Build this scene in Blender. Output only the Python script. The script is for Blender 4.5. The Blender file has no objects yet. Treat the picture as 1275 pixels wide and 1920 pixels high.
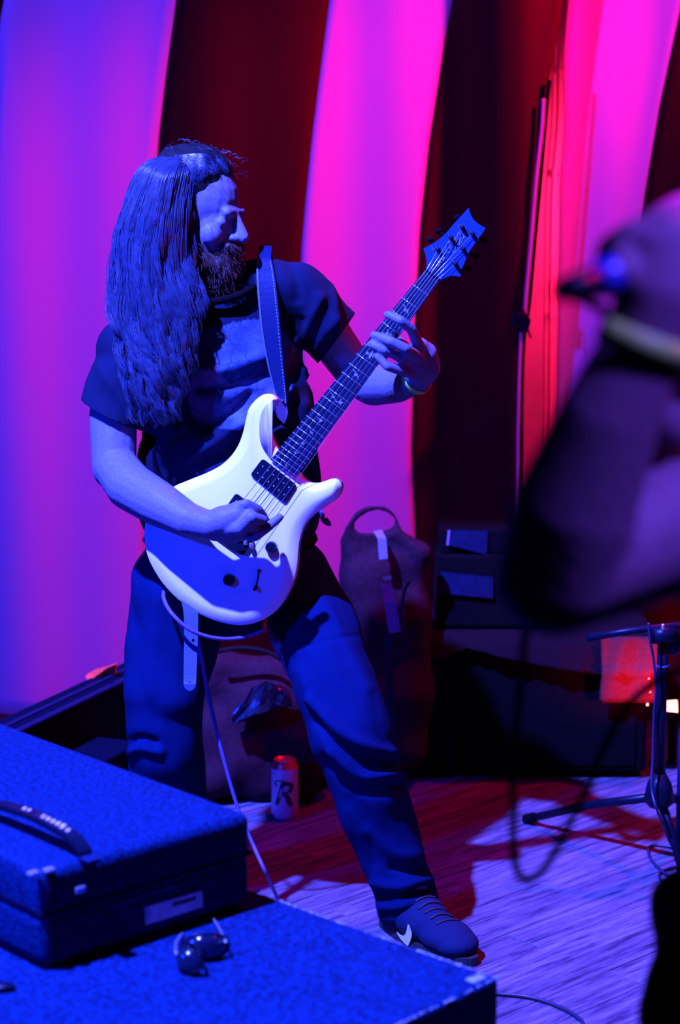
import bpy, bmesh, math, random
import numpy as np
from mathutils import Vector, Matrix, noise
from mathutils.bvhtree import BVHTree
random.seed(7); rng = np.random.default_rng(7)
scene = bpy.context.scene
col = scene.collection
V = Vector
# ------------------------------------------------------------------ camera
F, CX, CY, CAMH = 3600.0, 637.5, 960.0, 1.55
PITCH = math.atan(610/3600)
cd = bpy.data.cameras.new('camera'); cam = bpy.data.objects.new('camera', cd); col.objects.link(cam)
cam.location = (0, 0, CAMH); cam.rotation_euler = (math.pi/2-PITCH, 0, 0)
cd.sensor_fit = 'VERTICAL'; cd.sensor_height = 36; cd.lens = F/1920*36
cd.dof.use_dof = True; cd.dof.focus_distance = 3.88; cd.dof.aperture_fstop = 3.0
cd.clip_start = 0.05
scene.camera = cam
# ------------------------------------------------------------------ world, exposure
w = bpy.data.worlds.new('world'); scene.world = w; w.use_nodes = True
w.node_tree.nodes['Background'].inputs[0].default_value = (0.02, 0.05, 1, 1)
w.node_tree.nodes['Background'].inputs[1].default_value = 0.012
scene.view_settings.view_transform = 'Standard'; scene.view_settings.look = 'None'
scene.view_settings.exposure = 0; scene.view_settings.gamma = 1
scene.view_settings.use_curve_mapping = False
scene.cycles.use_denoising = True
scene.cycles.max_bounces = 5
# ------------------------------------------------------------------ stage lights
def spot(name, loc, target, color, power, angle, blend=.3, r=.05):
    l = bpy.data.lights.new(name, 'SPOT'); l.color = color; l.energy = power
    l.spot_size = math.radians(angle); l.spot_blend = blend; l.shadow_soft_size = r
    o = bpy.data.objects.new(name, l); col.objects.link(o); o.location = loc
    o.rotation_euler = (V(target)-V(loc)).to_track_quat('-Z', 'Y').to_euler()
    return o
spot('key_spot', (-1.6, 2.0, 4.6), (.12, 3.5, .2), (.075, .10, 1), 12000, 37, .18, .05)
spot('blue_wash', (-3.3, .9, 2.6), (-.5, 4.6, .9), (.003, .02, 1), 1150, 66, .6, .12)
spot('violet_wash', (-2.2, 3.0, 4.2), (-.9, 5.5, 2.3), (.5, .03, .9), 85, 52, .8, .1)
spot('red_spot', (1.35, 4.75, 2.7), (.02, 5.5, 1.45), (1, 0.0, .18), 300, 54, .9, .05)
spot('red_floor_spot', (1.3, 4.7, 2.8), (.15, 4.15, 0), (1, 0, .08), 200, 62, .7, .06)
spot('panel_red_spot', (1.9, 4.3, 3.2), (1.0, 5.5, 1.6), (1, 0, .25), 45, 60, .9, .05)
spot('magenta_wash', (.5, 3.6, 4.2), (.5, 5.5, 1.5), (.6, 0, .8), 22, 70, .8, .1)
spot('red_low_spot', (1.5, 3.4, 1.2), (.3, 4.0, .9), (1, 0.0, .15), 8, 100, .5, .1)
spot('singer_wash', (1.7, .5, 4.2), (.35, 1.38, 1.3), (.17, .08, 1), 1400, 19, .5, .1)
spot('singer_pink', (1.5, 2.5, 2.7), (.36, 1.6, 1.6), (1, 0, .30), 220, 26, .5, .08)
spot('gap_fill', (1.0, 5.84, 1.5), (.5, 5.95, 1.35), (1, .01, .12), 75, 150, .5, .05)  # unseen, added behind the right curtain to redden the strip of wall

# ------------------------------------------------------------------ pixel helpers
SP, CP = math.sin(PITCH), math.cos(PITCH)
CAM = V((0, 0, CAMH))
def ray(px, py):
    a, b = (px-CX)/F, (CY-py)/F
    return V((a, b*SP+CP, b*CP-SP))
def at(px, py, Y):
    r = ray(px, py); return CAM + r*(Y/r.y)
def onz(px, py, z):
    r = ray(px, py); return CAM + r*((z-CAMH)/r.z)
def onplane(px, py, P, N):
    r = ray(px, py); return CAM + r*((P-CAM).dot(N)/r.dot(N))
def proj_np(co):
    d = co - np.array([0, 0, CAMH])
    dep = d[:, 1]*CP - d[:, 2]*SP
    up = d[:, 1]*SP + d[:, 2]*CP
    return np.stack([CX+F*d[:, 0]/dep, CY-F*up/dep], 1)
def hit(bvh, px, py, off=.003, Y=None):
    r = ray(px, py).normalized()
    h = bvh.ray_cast(CAM, r)
    if h[0] is None: return at(px, py, Y if Y else 3.9)
    return h[0] + (h[1] if h[1].dot(r) < 0 else -h[1])*off
# ------------------------------------------------------------------ materials
def mat(name, color, rough=.6, metal=0, bump=0, scale=40, var=.25, spec=.5, color2=None, stretch=(1, 1, 1), coat=0, emit=None, estr=0, detail=4, sheen=0):
    m = bpy.data.materials.new(name); m.use_nodes = True
    nt = m.node_tree; N = nt.nodes; L = nt.links; b = N['Principled BSDF']
    b.inputs['Roughness'].default_value = rough; b.inputs['Metallic'].default_value = metal
    b.inputs['Specular IOR Level'].default_value = spec; b.inputs['Coat Weight'].default_value = coat
    b.inputs['Coat Roughness'].default_value = .12
    b.inputs['Sheen Weight'].default_value = sheen
    tc = N.new('ShaderNodeTexCoord'); mp = N.new('ShaderNodeMapping'); mp.inputs['Scale'].default_value = stretch
    L.new(tc.outputs['Object'], mp.inputs['Vector'])
    nz = N.new('ShaderNodeTexNoise'); nz.inputs['Scale'].default_value = scale; nz.inputs['Detail'].default_value = detail
    L.new(mp.outputs['Vector'], nz.inputs['Vector'])
    rp = N.new('ShaderNodeValToRGB')
    c = color; c2 = color2 or tuple(x*(1-var) for x in c)
    rp.color_ramp.elements[0].position = .35; rp.color_ramp.elements[1].position = .65
    rp.color_ramp.elements[0].color = (*c2, 1); rp.color_ramp.elements[1].color = (*c, 1)
    L.new(nz.outputs['Fac'], rp.inputs['Fac']); L.new(rp.outputs['Color'], b.inputs['Base Color'])
    if bump:
        bp = N.new('ShaderNodeBump'); bp.inputs['Strength'].default_value = bump; bp.inputs['Distance'].default_value = .002
        L.new(nz.outputs['Fac'], bp.inputs['Height']); L.new(bp.outputs['Normal'], b.inputs['Normal'])
    if emit:
        b.inputs['Emission Color'].default_value = (*emit, 1); b.inputs['Emission Strength'].default_value = estr
    return m
M = {}
M['white_cloth'] = mat('white_cloth', (.74, .70, .74), .85, bump=.15, scale=300, var=.06)
M['red_cloth'] = mat('red_cloth', (.065, .002, .006), .9, bump=.15, scale=300, var=.15, spec=.1)
M['wall'] = mat('wall_paint', (.6, .5, .5), .7, scale=8, var=.1)
M['pipe'] = mat('pipe_paint', (.7, .4, .45), .5, scale=20, var=.1)
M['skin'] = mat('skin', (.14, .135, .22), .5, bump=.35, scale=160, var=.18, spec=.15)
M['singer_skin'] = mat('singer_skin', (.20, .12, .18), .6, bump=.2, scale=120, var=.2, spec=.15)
M['hair'] = mat('hair', (.022, .035, .085), .36, scale=60, var=.5, spec=.8)
M['hair_base'] = mat('hair_base', (.003, .003, .006), .8, scale=60, var=.5, spec=.2)
M['beard'] = mat('beard', (.05, .016, .014), .6, scale=60, var=.4, spec=.4)
M['eye'] = mat('eye', (.5, .5, .5), .2, scale=10, var=.1)
M['jeans'] = mat('jeans', (.0012, .0085, .055), .9, bump=.5, scale=500, var=.3, spec=.04)
M['shoe'] = mat('shoe_suede', (.003, .010, .045), .85, bump=.4, scale=350, var=.3, spec=.15)
M['shoe_dark'] = mat('shoe_dark', (.006, .007, .014), .7, scale=100)
M['shoe_white'] = mat('shoe_white', (.8, .8, .8), .5, scale=100, var=.03)
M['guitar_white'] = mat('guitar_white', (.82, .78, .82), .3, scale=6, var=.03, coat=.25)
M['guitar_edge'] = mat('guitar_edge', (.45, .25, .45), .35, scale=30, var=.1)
M['head_face'] = mat('headstock_face', (.004, .03, .14), .45, scale=30, var=.1, spec=.15)
M['fretboard'] = mat('fretboard', (.002, .006, .03), .5, scale=60, var=.4, stretch=(1, 1, 1), spec=.15)
M['neck'] = mat('neck_wood', (.08, .04, .05), .4, scale=60, var=.2)
M['nickel'] = mat('nickel', (.75, .75, .8), .25, metal=.8, scale=50, var=.05)
M['pearl'] = mat('pearl', (.22, .24, .28), .3, scale=200, var=.35)
M['black_plastic'] = mat('black_plastic', (.003, .005, .016), .35, scale=50, var=.2, spec=.15)
M['black_matte'] = mat('black_matte', (.0025, .002, .004), .9, scale=50, var=.3, spec=.05)
M['tolex'] = mat('tolex', (.001, .020, .088), .75, bump=1.0, scale=150, var=.35, spec=.06, detail=9, color2=(.0, .004, .026))
M['case_black'] = mat('case_black', (.001, .003, .014), .8, bump=.6, scale=300, var=.3, spec=.03)
M['worn'] = mat('worn_edge', (.3, .32, .4), .6, scale=90, var=.6)
M['label'] = mat('label_paper', (.85, .62, .9), .7, scale=60, var=.4)
M['leather'] = mat('leather', (.002, .010, .05), .55, bump=.3, scale=200, var=.2, spec=.15)
M['pale_leather'] = mat('pale_leather', (.05, .08, .2), .6, bump=.3, scale=200, var=.2)
M['purple_tab'] = mat('purple_tab', (.16, .12, .3), .7, scale=200, var=.2)
M['stitch'] = mat('stitch', (.35, .35, .45), .7, scale=100, var=.1)
M['cable'] = mat('pale_cable', (.12, .08, .26), .45, scale=60, var=.1, spec=.15)
M['blue_cable'] = mat('blue_cable', (.012, .015, .05), .45, scale=60, var=.1)
M['can'] = mat('can_paint', (.50, .45, .6), .35, metal=.25, scale=40, var=.1)
M['can_red'] = mat('can_red', (.6, .05, .06), .35, metal=.4, scale=40, var=.2)
M['ink'] = mat('ink', (.01, .01, .015), .5, scale=40, var=.1)
M['bag'] = mat('bag_nylon', (.03, .003, .012), .8, bump=.6, scale=90, var=.4, spec=.15)
M['bag_dark'] = mat('bag_dark', (.006, .002, .005), .85, bump=.5, scale=90, var=.4, spec=.15)
M['tag'] = mat('tag_cloth', (.16, .12, .24), .8, scale=100, var=.15)
M['plastic'] = mat('crumpled_plastic', (.02, .03, .07), .16, bump=.9, scale=45, var=.5, spec=1)
M['red_rag'] = mat('red_rag', (.9, .05, .02), .8, bump=.3, scale=60, var=.3)
M['blanket'] = mat('blanket', (.006, .002, .006), .95, bump=.6, scale=120, var=.35, spec=.1)
M['red_lit_blanket'] = mat('red_lit_blanket', (.075, .003, .004), .9, bump=.6, scale=120, var=.35)  # blanket cloth with the red of the lamp put into its base colour
M['panel_blue'] = mat('panel_blue', (.002, .006, .035), .5, scale=60, var=.3, spec=.15)
M['green_band'] = mat('green_band', (.34, .72, .10), .6, scale=60, var=.1)
M['dark_sleeve'] = mat('dark_sleeve', (.010, .008, .020), .9, scale=30, var=.4, spec=.1)
M['singer_shirt'] = mat('singer_shirt', (.30, .02, .05), .9, scale=14, var=.7, spec=.1)
M['cap_pink'] = mat('cap_cloth', (.8, .10, .4), .9, scale=60, var=.1, spec=.1)
M['mic_blue'] = mat('mic_blue', (.03, .04, .5), .35, scale=50, var=.2)
M['glass'] = mat('smoked_lens', (.006, .010, .03), .08, scale=20, var=.4, spec=1, coat=.6)
M['lamp'] = mat('lamp', (1, .3, .3), .5, scale=10, var=0, emit=(1, .25, .2), estr=7)

def wood_mat():
    m = bpy.data.materials.new('plank_wood'); m.use_nodes = True
    nt = m.node_tree; N = nt.nodes; L = nt.links; b = N['Principled BSDF']
    b.inputs['Roughness'].default_value = .6; b.inputs['Specular IOR Level'].default_value = .2
    tc = N.new('ShaderNodeTexCoord'); oi = N.new('ShaderNodeObjectInfo')
    ad = N.new('ShaderNodeVectorMath'); ad.operation = 'ADD'
    cb = N.new('ShaderNodeCombineXYZ'); mu = N.new('ShaderNodeMath'); mu.operation = 'MULTIPLY'; mu.inputs[1].default_value = 40
    L.new(oi.outputs['Random'], mu.inputs[0]); L.new(mu.outputs[0], cb.inputs[0]); L.new(mu.outputs[0], cb.inputs[1])
    L.new(tc.outputs['Object'], ad.inputs[0]); L.new(cb.outputs[0], ad.inputs[1])
    mp = N.new('ShaderNodeMapping'); mp.inputs['Scale'].default_value = (3.2, 34, 1); L.new(ad.outputs[0], mp.inputs['Vector'])
    nz = N.new('ShaderNodeTexNoise'); nz.inputs['Scale'].default_value = 1.6; nz.inputs['Detail'].default_value = 8; nz.inputs['Roughness'].default_value = .7
    L.new(mp.outputs[0], nz.inputs['Vector'])
    rp = N.new('ShaderNodeValToRGB'); e = rp.color_ramp.elements
    e[0].position = .38; e[0].color = (.020, .022, .05, 1); e[1].position = .62; e[1].color = (.15, .14, .22, 1)
    x = e.new(.46); x.color = (.075, .065, .11, 1)
    L.new(nz.outputs['Fac'], rp.inputs['Fac'])
    mx = N.new('ShaderNodeMix'); mx.data_type = 'RGBA'; mx.blend_type = 'MULTIPLY'; mx.inputs[0].default_value = 1
    mr = N.new('ShaderNodeMapRange'); mr.inputs[3].default_value = .75; mr.inputs[4].default_value = 1.15
    L.new(oi.outputs['Random'], mr.inputs[0]); L.new(rp.outputs[0], mx.inputs[6]); L.new(mr.outputs[0], mx.inputs[7])
    L.new(mx.outputs[2], b.inputs['Base Color'])
    bp = N.new('ShaderNodeBump'); bp.inputs['Strength'].default_value = .25; bp.inputs['Distance'].default_value = .002
    L.new(nz.outputs['Fac'], bp.inputs['Height']); L.new(bp.outputs[0], b.inputs['Normal'])
    return m
M['plank'] = wood_mat()

def shirt_mat():
    m = bpy.data.materials.new('tee_cotton'); m.use_nodes = True
    nt = m.node_tree; N = nt.nodes; L = nt.links; b = N['Principled BSDF']
    b.inputs['Roughness'].default_value = .9; b.inputs['Specular IOR Level'].default_value = .15
    at_ = N.new('ShaderNodeAttribute'); at_.attribute_name = 'print'
    tc = N.new('ShaderNodeTexCoord'); nz = N.new('ShaderNodeTexVoronoi'); nz.feature = 'DISTANCE_TO_EDGE'; nz.inputs['Scale'].default_value = 26
    n2 = N.new('ShaderNodeTexNoise'); n2.inputs['Scale'].default_value = 18; n2.inputs['Detail'].default_value = 5
    ad = N.new('ShaderNodeVectorMath'); ad.operation = 'MULTIPLY_ADD'; ad.inputs[1].default_value = (.06, .06, .06)
    L.new(tc.outputs['Object'], n2.inputs['Vector']); L.new(n2.outputs['Color'], ad.inputs[0]); L.new(tc.outputs['Object'], ad.inputs[2])
    L.new(ad.outputs[0], nz.inputs['Vector'])
    st = N.new('ShaderNodeMapRange'); st.inputs[1].default_value = .0; st.inputs[2].default_value = .035; st.inputs[3].default_value = .35; st.inputs[4].default_value = 1
    L.new(nz.outputs['Distance'], st.inputs[0])
    s2 = N.new('ShaderNodeMapRange'); s2.inputs[1].default_value = .35; s2.inputs[2].default_value = .6; s2.inputs[3].default_value = .45; s2.inputs[4].default_value = 1
    L.new(n2.outputs['Fac'], s2.inputs[0])
    mu = N.new('ShaderNodeMath'); mu.operation = 'MULTIPLY'; L.new(st.outputs[0], mu.inputs[0]); L.new(s2.outputs[0], mu.inputs[1])
    mx = N.new('ShaderNodeMix'); mx.data_type = 'RGBA'; mx.blend_type = 'MULTIPLY'; mx.inputs[0].default_value = 1
    L.new(at_.outputs['Color'], mx.inputs[6]); L.new(mu.outputs[0], mx.inputs[7])
    a2 = N.new('ShaderNodeMix'); a2.data_type = 'RGBA'; a2.blend_type = 'ADD'; a2.inputs[0].default_value = 1
    a2.inputs[7].default_value = (.0015, .0045, .022, 1); L.new(mx.outputs[2], a2.inputs[6])
    L.new(a2.outputs[2], b.inputs['Base Color'])
    return m
M['tee'] = shirt_mat()

# ------------------------------------------------------------------ object helpers
def obj(name, me, m=None, parent=None, smooth=False):
    if isinstance(me, bmesh.types.BMesh):
        d = bpy.data.meshes.new(name); me.to_mesh(d); me.free(); me = d
    if smooth:
        me.polygons.foreach_set('use_smooth', [True]*len(me.polygons))
    o = bpy.data.objects.new(name, me); col.objects.link(o)
    if m is not None:
        me.materials.clear(); me.materials.append(M[m] if isinstance(m, str) else m)
    if parent is not None:
        o.parent = parent
        o.matrix_parent_inverse = parent.matrix_basis.inverted()
    return o
def tag(o, label=None, cat=None, group=None, kind=None):
    if label: o['label'] = label
    if cat: o['category'] = cat
    if group: o['group'] = group
    if kind: o['kind'] = kind
    return o
def thing(name, label, cat, loc=(0, 0, 0), group=None):
    o = bpy.data.objects.new(name, None); col.objects.link(o); o.location = loc; o.empty_display_size = .1
    return tag(o, label, cat, group)
def cap(bm, p0, r0, p1, r1, seg=16, flat=None):
    p0, p1 = V(p0), V(p1); d = p1-p0; L = d.length
    q = (d if L > 1e-6 else V((0, 0, 1))).to_track_quat('Z', 'Y').to_matrix()
    rings = []
    for k in range(1, 6):
        a = math.pi/2*(1-k/5); rings.append((-math.sin(a)*r0, math.cos(a)*r0))
    for k in range(0, 5):
        a = math.pi/2*k/5; rings.append((L+math.sin(a)*r1, math.cos(a)*r1))
    vs = []
    for h, r in rings:
        vs.append([bm.verts.new(p0+q@V((math.cos(t*2*math.pi/seg)*r, math.sin(t*2*math.pi/seg)*r, h))) for t in range(seg)])
    b = bm.verts.new(p0+q@V((0, 0, -r0))); t_ = bm.verts.new(p0+q@V((0, 0, L+r1)))
    for a, c in zip(vs, vs[1:]):
        for i in range(seg):
            bm.faces.new((a[i], a[(i+1) % seg], c[(i+1) % seg], c[i]))
    for i in range(seg):
        bm.faces.new((b, vs[0][(i+1) % seg], vs[0][i])); bm.faces.new((t_, vs[-1][i], vs[-1][(i+1) % seg]))
def chain(bm, pts, seg=16):
    for (a, ra), (b, rb) in zip(pts, pts[1:]): cap(bm, a, ra, b, rb, seg)
def ell(bm, c, r, R=None, seg=20):
    m = Matrix.Translation(V(c)) @ (R.to_4x4() if R else Matrix.Identity(4)) @ Matrix.Diagonal((*r, 1))
    bmesh.ops.create_uvsphere(bm, u_segments=seg, v_segments=seg//2+2, radius=1, matrix=m)
def box(bm, c, s, R=None, bevel=0, segs=2):
    m = Matrix.Translation(V(c)) @ (R.to_4x4() if R else Matrix.Identity(4)) @ Matrix.Diagonal((*s, 1))
    g = bmesh.ops.create_cube(bm, size=1, matrix=m)
    if bevel:
        es = list({e for v in g['verts'] for e in v.link_edges})
        bmesh.ops.bevel(bm, geom=es, offset=bevel, segments=segs, affect='EDGES', profile=.5)
def tube(bm, pts, r, seg=8, closed=False):
    pts = [V(p) for p in pts]; n = len(pts); rs = r if isinstance(r, (list, tuple)) else [r]*n
    T = []
    for i in range(n):
        a = pts[(i-1) % n] if (closed or i > 0) else pts[i]; b = pts[(i+1) % n] if (closed or i < n-1) else pts[i]
        T.append((b-a).normalized() if (b-a).length > 1e-9 else V((0, 0, 1)))
    u = T[0].orthogonal().normalized(); rings = []
    for i in range(n):
        u = (u-T[i]*u.dot(T[i])).normalized(); w_ = T[i].cross(u)
        rings.append([bm.verts.new(pts[i]+(u*math.cos(k*2*math.pi/seg)+w_*math.sin(k*2*math.pi/seg))*rs[i]) for k in range(seg)])
    for i in range(n if closed else n-1):
        a, b = rings[i], rings[(i+1) % n]
        for k in range(seg): bm.faces.new((a[k], a[(k+1) % seg], b[(k+1) % seg], b[k]))
    if not closed:
        bm.faces.new(rings[0][::-1]); bm.faces.new(rings[-1])
def spline(pts, n=8, closed=False):
    pts = [V(p) for p in pts]; out = []; N_ = len(pts)
    for i in range(N_ if closed else N_-1):
        g = (lambda k: pts[k % N_]) if closed else (lambda k: pts[max(0, min(N_-1, k))])
        p0, p1, p2, p3 = g(i-1), g(i), g(i+1), g(i+2)
        for k in range(n):
            t = k/n
            out.append(.5*((2*p1)+(p2-p0)*t+(2*p0-5*p1+4*p2-p3)*t*t+(3*p1-p0-3*p2+p3)*t**3))
    if not closed: out.append(pts[-1])
    return out
def sp2(pts, n=8, closed=False):
    return [(p.x, p.y) for p in spline([V((a, b, 0)) for a, b in pts], n, closed)]
def prism(bm, top, bot):
    """closed slab between two matching outlines (ngon caps, triangulated)"""
    a = [bm.verts.new(p) for p in top]; b = [bm.verts.new(p) for p in bot]; n = len(a)
    f1 = bm.faces.new(a); f2 = bm.faces.new(b[::-1])
    for i in range(n): bm.faces.new((a[(i+1) % n], a[i], b[i], b[(i+1) % n]))
    bmesh.ops.triangulate(bm, faces=[f1, f2])
    return a, b
def fuse(bm, voxel, smooth=3, keep_bm=False):
    """voxel-fuse overlapping closed shapes into one continuous surface"""
    me = bpy.data.meshes.new('tmp'); bm.to_mesh(me); bm.free()
    o = bpy.data.objects.new('tmp', me); col.objects.link(o)
    r = o.modifiers.new('r', 'REMESH'); r.mode = 'VOXEL'; r.voxel_size = voxel; r.use_smooth_shade = True
    if smooth:
        s = o.modifiers.new('s', 'SMOOTH'); s.factor = .5; s.iterations = smooth
    dg = bpy.context.evaluated_depsgraph_get(); dg.update()
    out = bpy.data.meshes.new_from_object(o.evaluated_get(dg))
    bpy.data.objects.remove(o); bpy.data.meshes.remove(me)
    return out
def coords(me):
    a = np.empty(len(me.vertices)*3, np.float32); me.vertices.foreach_get('co', a); return a.reshape(-1, 3).astype(float)
def normals(me):
    a = np.empty(len(me.vertices)*3, np.float32); me.vertices.foreach_get('normal', a); return a.reshape(-1, 3).astype(float)
def setco(me, co):
    me.vertices.foreach_set('co', co.astype(np.float32).ravel()); me.update()
def segdist(P, line):
    best = np.full(len(P), 1e9)
    for (x0, y0), (x1, y1) in zip(line, line[1:]):
        d = np.array([x1-x0, y1-y0], float); L2 = (d**2).sum()+1e-9
        t = np.clip(((P-[x0, y0])@d)/L2, 0, 1)
        q = np.array([x0, y0])+t[:, None]*d
        best = np.minimum(best, np.hypot(*(P-q).T))
    return best
def folds(me, lines):
    """sculpt cloth folds: each (points, width_px, amplitude_m) lifts the side of the cloth that shows"""
    co, no = coords(me), normals(me); P = proj_np(co)
    face = no[:, 1]*-CP + no[:, 2]*SP
    disp = np.zeros(len(co))
    for pts, wd, amp in lines:
        d = segdist(P, sp2(pts, 6)); disp += amp*np.exp(-(d/wd)**2)
    disp *= np.clip(face*1.6+.1, 0, 1)
    setco(me, co+no*disp[:, None])
def rumple(me, scale, amp, seed=0):
    co, no = coords(me), normals(me)
    d = np.array([noise.noise(V(c)*scale+V((seed, seed, 0))) for c in co])
    setco(me, co+no*(d*amp)[:, None])
def cut(me, planes):
    bm = bmesh.new(); bm.from_mesh(me)
    for p, n, rad in planes:
        if rad is None:
            bmesh.ops.bisect_plane(bm, geom=bm.verts[:]+bm.edges[:]+bm.faces[:], plane_co=p, plane_no=n, clear_outer=True)
        else:
            fs = [f for f in bm.faces if (f.calc_center_median()-p).length < rad]
            vs = {v for f in fs for v in f.verts}; es = {e for f in fs for e in f.edges}
            bmesh.ops.bisect_plane(bm, geom=list(vs)+list(es)+fs, plane_co=p, plane_no=n)
            dead = [f for f in bm.faces if (f.calc_center_median()-p).length < rad and (f.calc_center_median()-p).dot(n) > 0]
            bmesh.ops.delete(bm, geom=dead, context='FACES')
    bm.to_mesh(me); bm.free(); me.update(); return me
def solid(o, t):
    s = o.modifiers.new('thickness', 'SOLIDIFY'); s.thickness = t; s.offset = -1
    return o
def bvh_of(me):
    bm = bmesh.new(); bm.from_mesh(me); b = BVHTree.FromBMesh(bm); bm.free(); return b
def ribbon(bm, L, R, t=.002, N_=None):
    """strip between two 3D edge lines with thickness"""
    n = len(L); A = []
    for i in range(n):
        a, b = V(L[i]), V(R[i]); tn = (V(L[min(i+1, n-1)])-V(L[max(i-1, 0)]))
        nn = (N_ or tn.cross(b-a).normalized())
        A.append([bm.verts.new(a), bm.verts.new(b), bm.verts.new(b+nn*t), bm.verts.new(a+nn*t)])
    for p, q in zip(A, A[1:]):
        for k in range(4): bm.faces.new((p[k], p[(k+1) % 4], q[(k+1) % 4], q[k]))
    bm.faces.new(A[0][::-1]); bm.faces.new(A[-1])

# =================================================================== SETTING
DB = V((.7354, .6776, 0)); DA = V((-.6776, .7354, 0))      # the two directions of planks and cases
RB = Matrix((( DB.x, DA.x, 0), (DB.y, DA.y, 0), (0, 0, 1)))
bm = bmesh.new(); box(bm, (0, 3.2, -.05), (7, 6.4, .08))
floor = tag(obj('floor', bm, 'black_matte'), 'dark boarded stage floor', None, None, 'structure')
bm = bmesh.new(); box(bm, (0, 0, 0), (1.2, .0885, .012), bevel=.0012, segs=1)
pl = bpy.data.meshes.new('floor_plank'); bm.to_mesh(pl); bm.free(); pl.materials.append(M['plank'])
for j in range(-12, 36):
    off = rng.uniform(0, 1.2)
    for i in range(-2, 6):
        c = V((-.2, 2.9, -.006)) + DA*(j*.09) + DB*(i*1.202+off-1.2)
        p = V((c.x, c.y))
        if not (2.2 < c.y < 5.9 and -2.1 < c.x < 2.3): continue
        ppx = CX+F*c.x/(c.y+.2)
        if ppx < -900 or ppx > 2100: continue
        o = bpy.data.objects.new('floor_plank', pl); col.objects.link(o); o.parent = floor
        o.matrix_basis = Matrix.Translation(c+V((0, 0, rng.uniform(-.0006, .0006)))) @ RB.to_4x4()
bm = bmesh.new(); box(bm, (.3, 6.0, 1.7), (7, .1, 3.5))
tag(obj('wall_back', bm, 'wall'), None, None, None, 'structure')

# ---- striped curtains
def edge(pts):
    pts = sorted(pts, key=lambda p: p[1]); ys = [p[1] for p in pts]; xs = [p[0] for p in pts]
    def f(py):
        if py <= ys[0]:
            s = (xs[1]-xs[0])/(ys[1]-ys[0]); return xs[0]+s*(py-ys[0])
        return float(np.interp(py, ys, xs))
    return f
E = [edge([(-260, 0), (-280, 300), (-300, 700), (-300, 1400)]),
     edge([(8, 0), (0, 40), (-20, 300), (-35, 700), (-40, 1400)]),
     edge([(330, 0), (312, 130), (297, 260), (287, 400), (280, 600), (275, 900), (275, 1400)]),
     edge([(618, 0), (600, 140), (585, 260), (574, 370), (565, 470), (560, 650), (565, 900), (575, 1400)]),
     edge([(848, 0), (830, 100), (805, 260), (787, 430), (776, 640), (771, 850), (778, 1000), (800, 1400)]),
     edge([(1057, 0), (1040, 95), (1024, 190), (1008, 330), (993, 470), (983, 600), (974, 830), (972, 1400)])]
E2 = [edge([(1066, 0), (1058, 95), (1057, 250), (1050, 330), (1046, 600), (1043, 830), (1044, 1400)]),
      edge([(1290, -60), (1275, 20), (1236, 200), (1206, 380), (1180, 650), (1170, 850), (1174, 1000), (1190, 1155), (1215, 1400)]),
      edge([(1560, 0), (1530, 200), (1500, 600), (1490, 1000), (1500, 1400)])]
def yfold(x, z, k):
    if k == 0: return 5.48 + .015*math.sin(x*9+z*.6) + .008*math.sin(x*23+1) - .65*max(0, min(x, .52)-.315)
    return 5.46 + .05*math.cos((x-.62)*9.0-z*.3) + .01*math.sin(x*31)
def curtain(root, edges, k, kinds):
    for s in range(len(edges)-1):
        bm = bmesh.new(); nu, nv = 14, 70; g = []
        for j in range(nv+1):
            z = .02 + 3.2*j/nv; row = []
            py = CY - F*((z-CAMH)*CP+5.48*SP)/(5.48*CP-(z-CAMH)*SP)
            for i in range(nu+1):
                px = edges[s](py)*(1-i/nu)+edges[s+1](py)*i/nu
                x = (px-CX)/F*(5.48*CP-(z-CAMH)*SP)
                Yv = yfold(x, z, k); row.append(bm.verts.new((x*Yv/5.48, Yv, z)))
            g.append(row)
        for j in range(nv):
            for i in range(nu): bm.faces.new((g[j][i], g[j][i+1], g[j+1][i+1], g[j+1][i]))
        o = obj('stripe', bm, kinds[s], root, True); solid(o, .003)
        o['label'] = 'white fabric stripe' if kinds[s] == 'white_cloth' else 'dark red fabric stripe'
c1 = thing('curtain', 'wide red and white striped curtain hanging behind the guitarist', 'curtain', (-.1, 5.48, 0))
curtain(c1, E, 0, ['red_cloth', 'white_cloth', 'red_cloth', 'white_cloth', 'red_cloth'])
c2 = thing('curtain', 'second striped curtain at the right, beyond the wall pipe and behind the singer', 'curtain', (.9, 5.46, 0))
curtain(c2, E2, 1, ['white_cloth', 'red_cloth'])
# wall pipe
YP = 5.84
pipe = thing('conduit_pipe', 'thin painted pipe running up the wall in the gap between the curtains', 'pipe', at(1036, 1300, YP))
pts = [at(x, y, YP) for x, y in [(1052, -250), (1050, 60), (1048, 130), (1046, 230), (1038, 320), (1034, 420), (1032, 590), (1031, 850), (1031, 1350)]]
bm = bmesh.new(); tube(bm, spline(pts, 4), .0065, 10); obj('tube', bm, 'pipe', pipe, True)
bm = bmesh.new(); tube(bm, spline([p+V((-.016, .01, 0)) for p in pts], 4), .0045, 8); obj('tube', bm, 'pipe', pipe, True)
for x, y in ((1047, 131), (1036, 326), (1032, 592)):
    bm = bmesh.new(); p = at(x, y, YP); tube(bm, [p+V((0, 0, -.012)), p+V((0, 0, .012))], .010, 10)
    box(bm, p+V((.012, .02, 0)), (.02, .03, .012), bevel=.002); obj('pipe_clip', bm, 'pipe', pipe)
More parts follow.
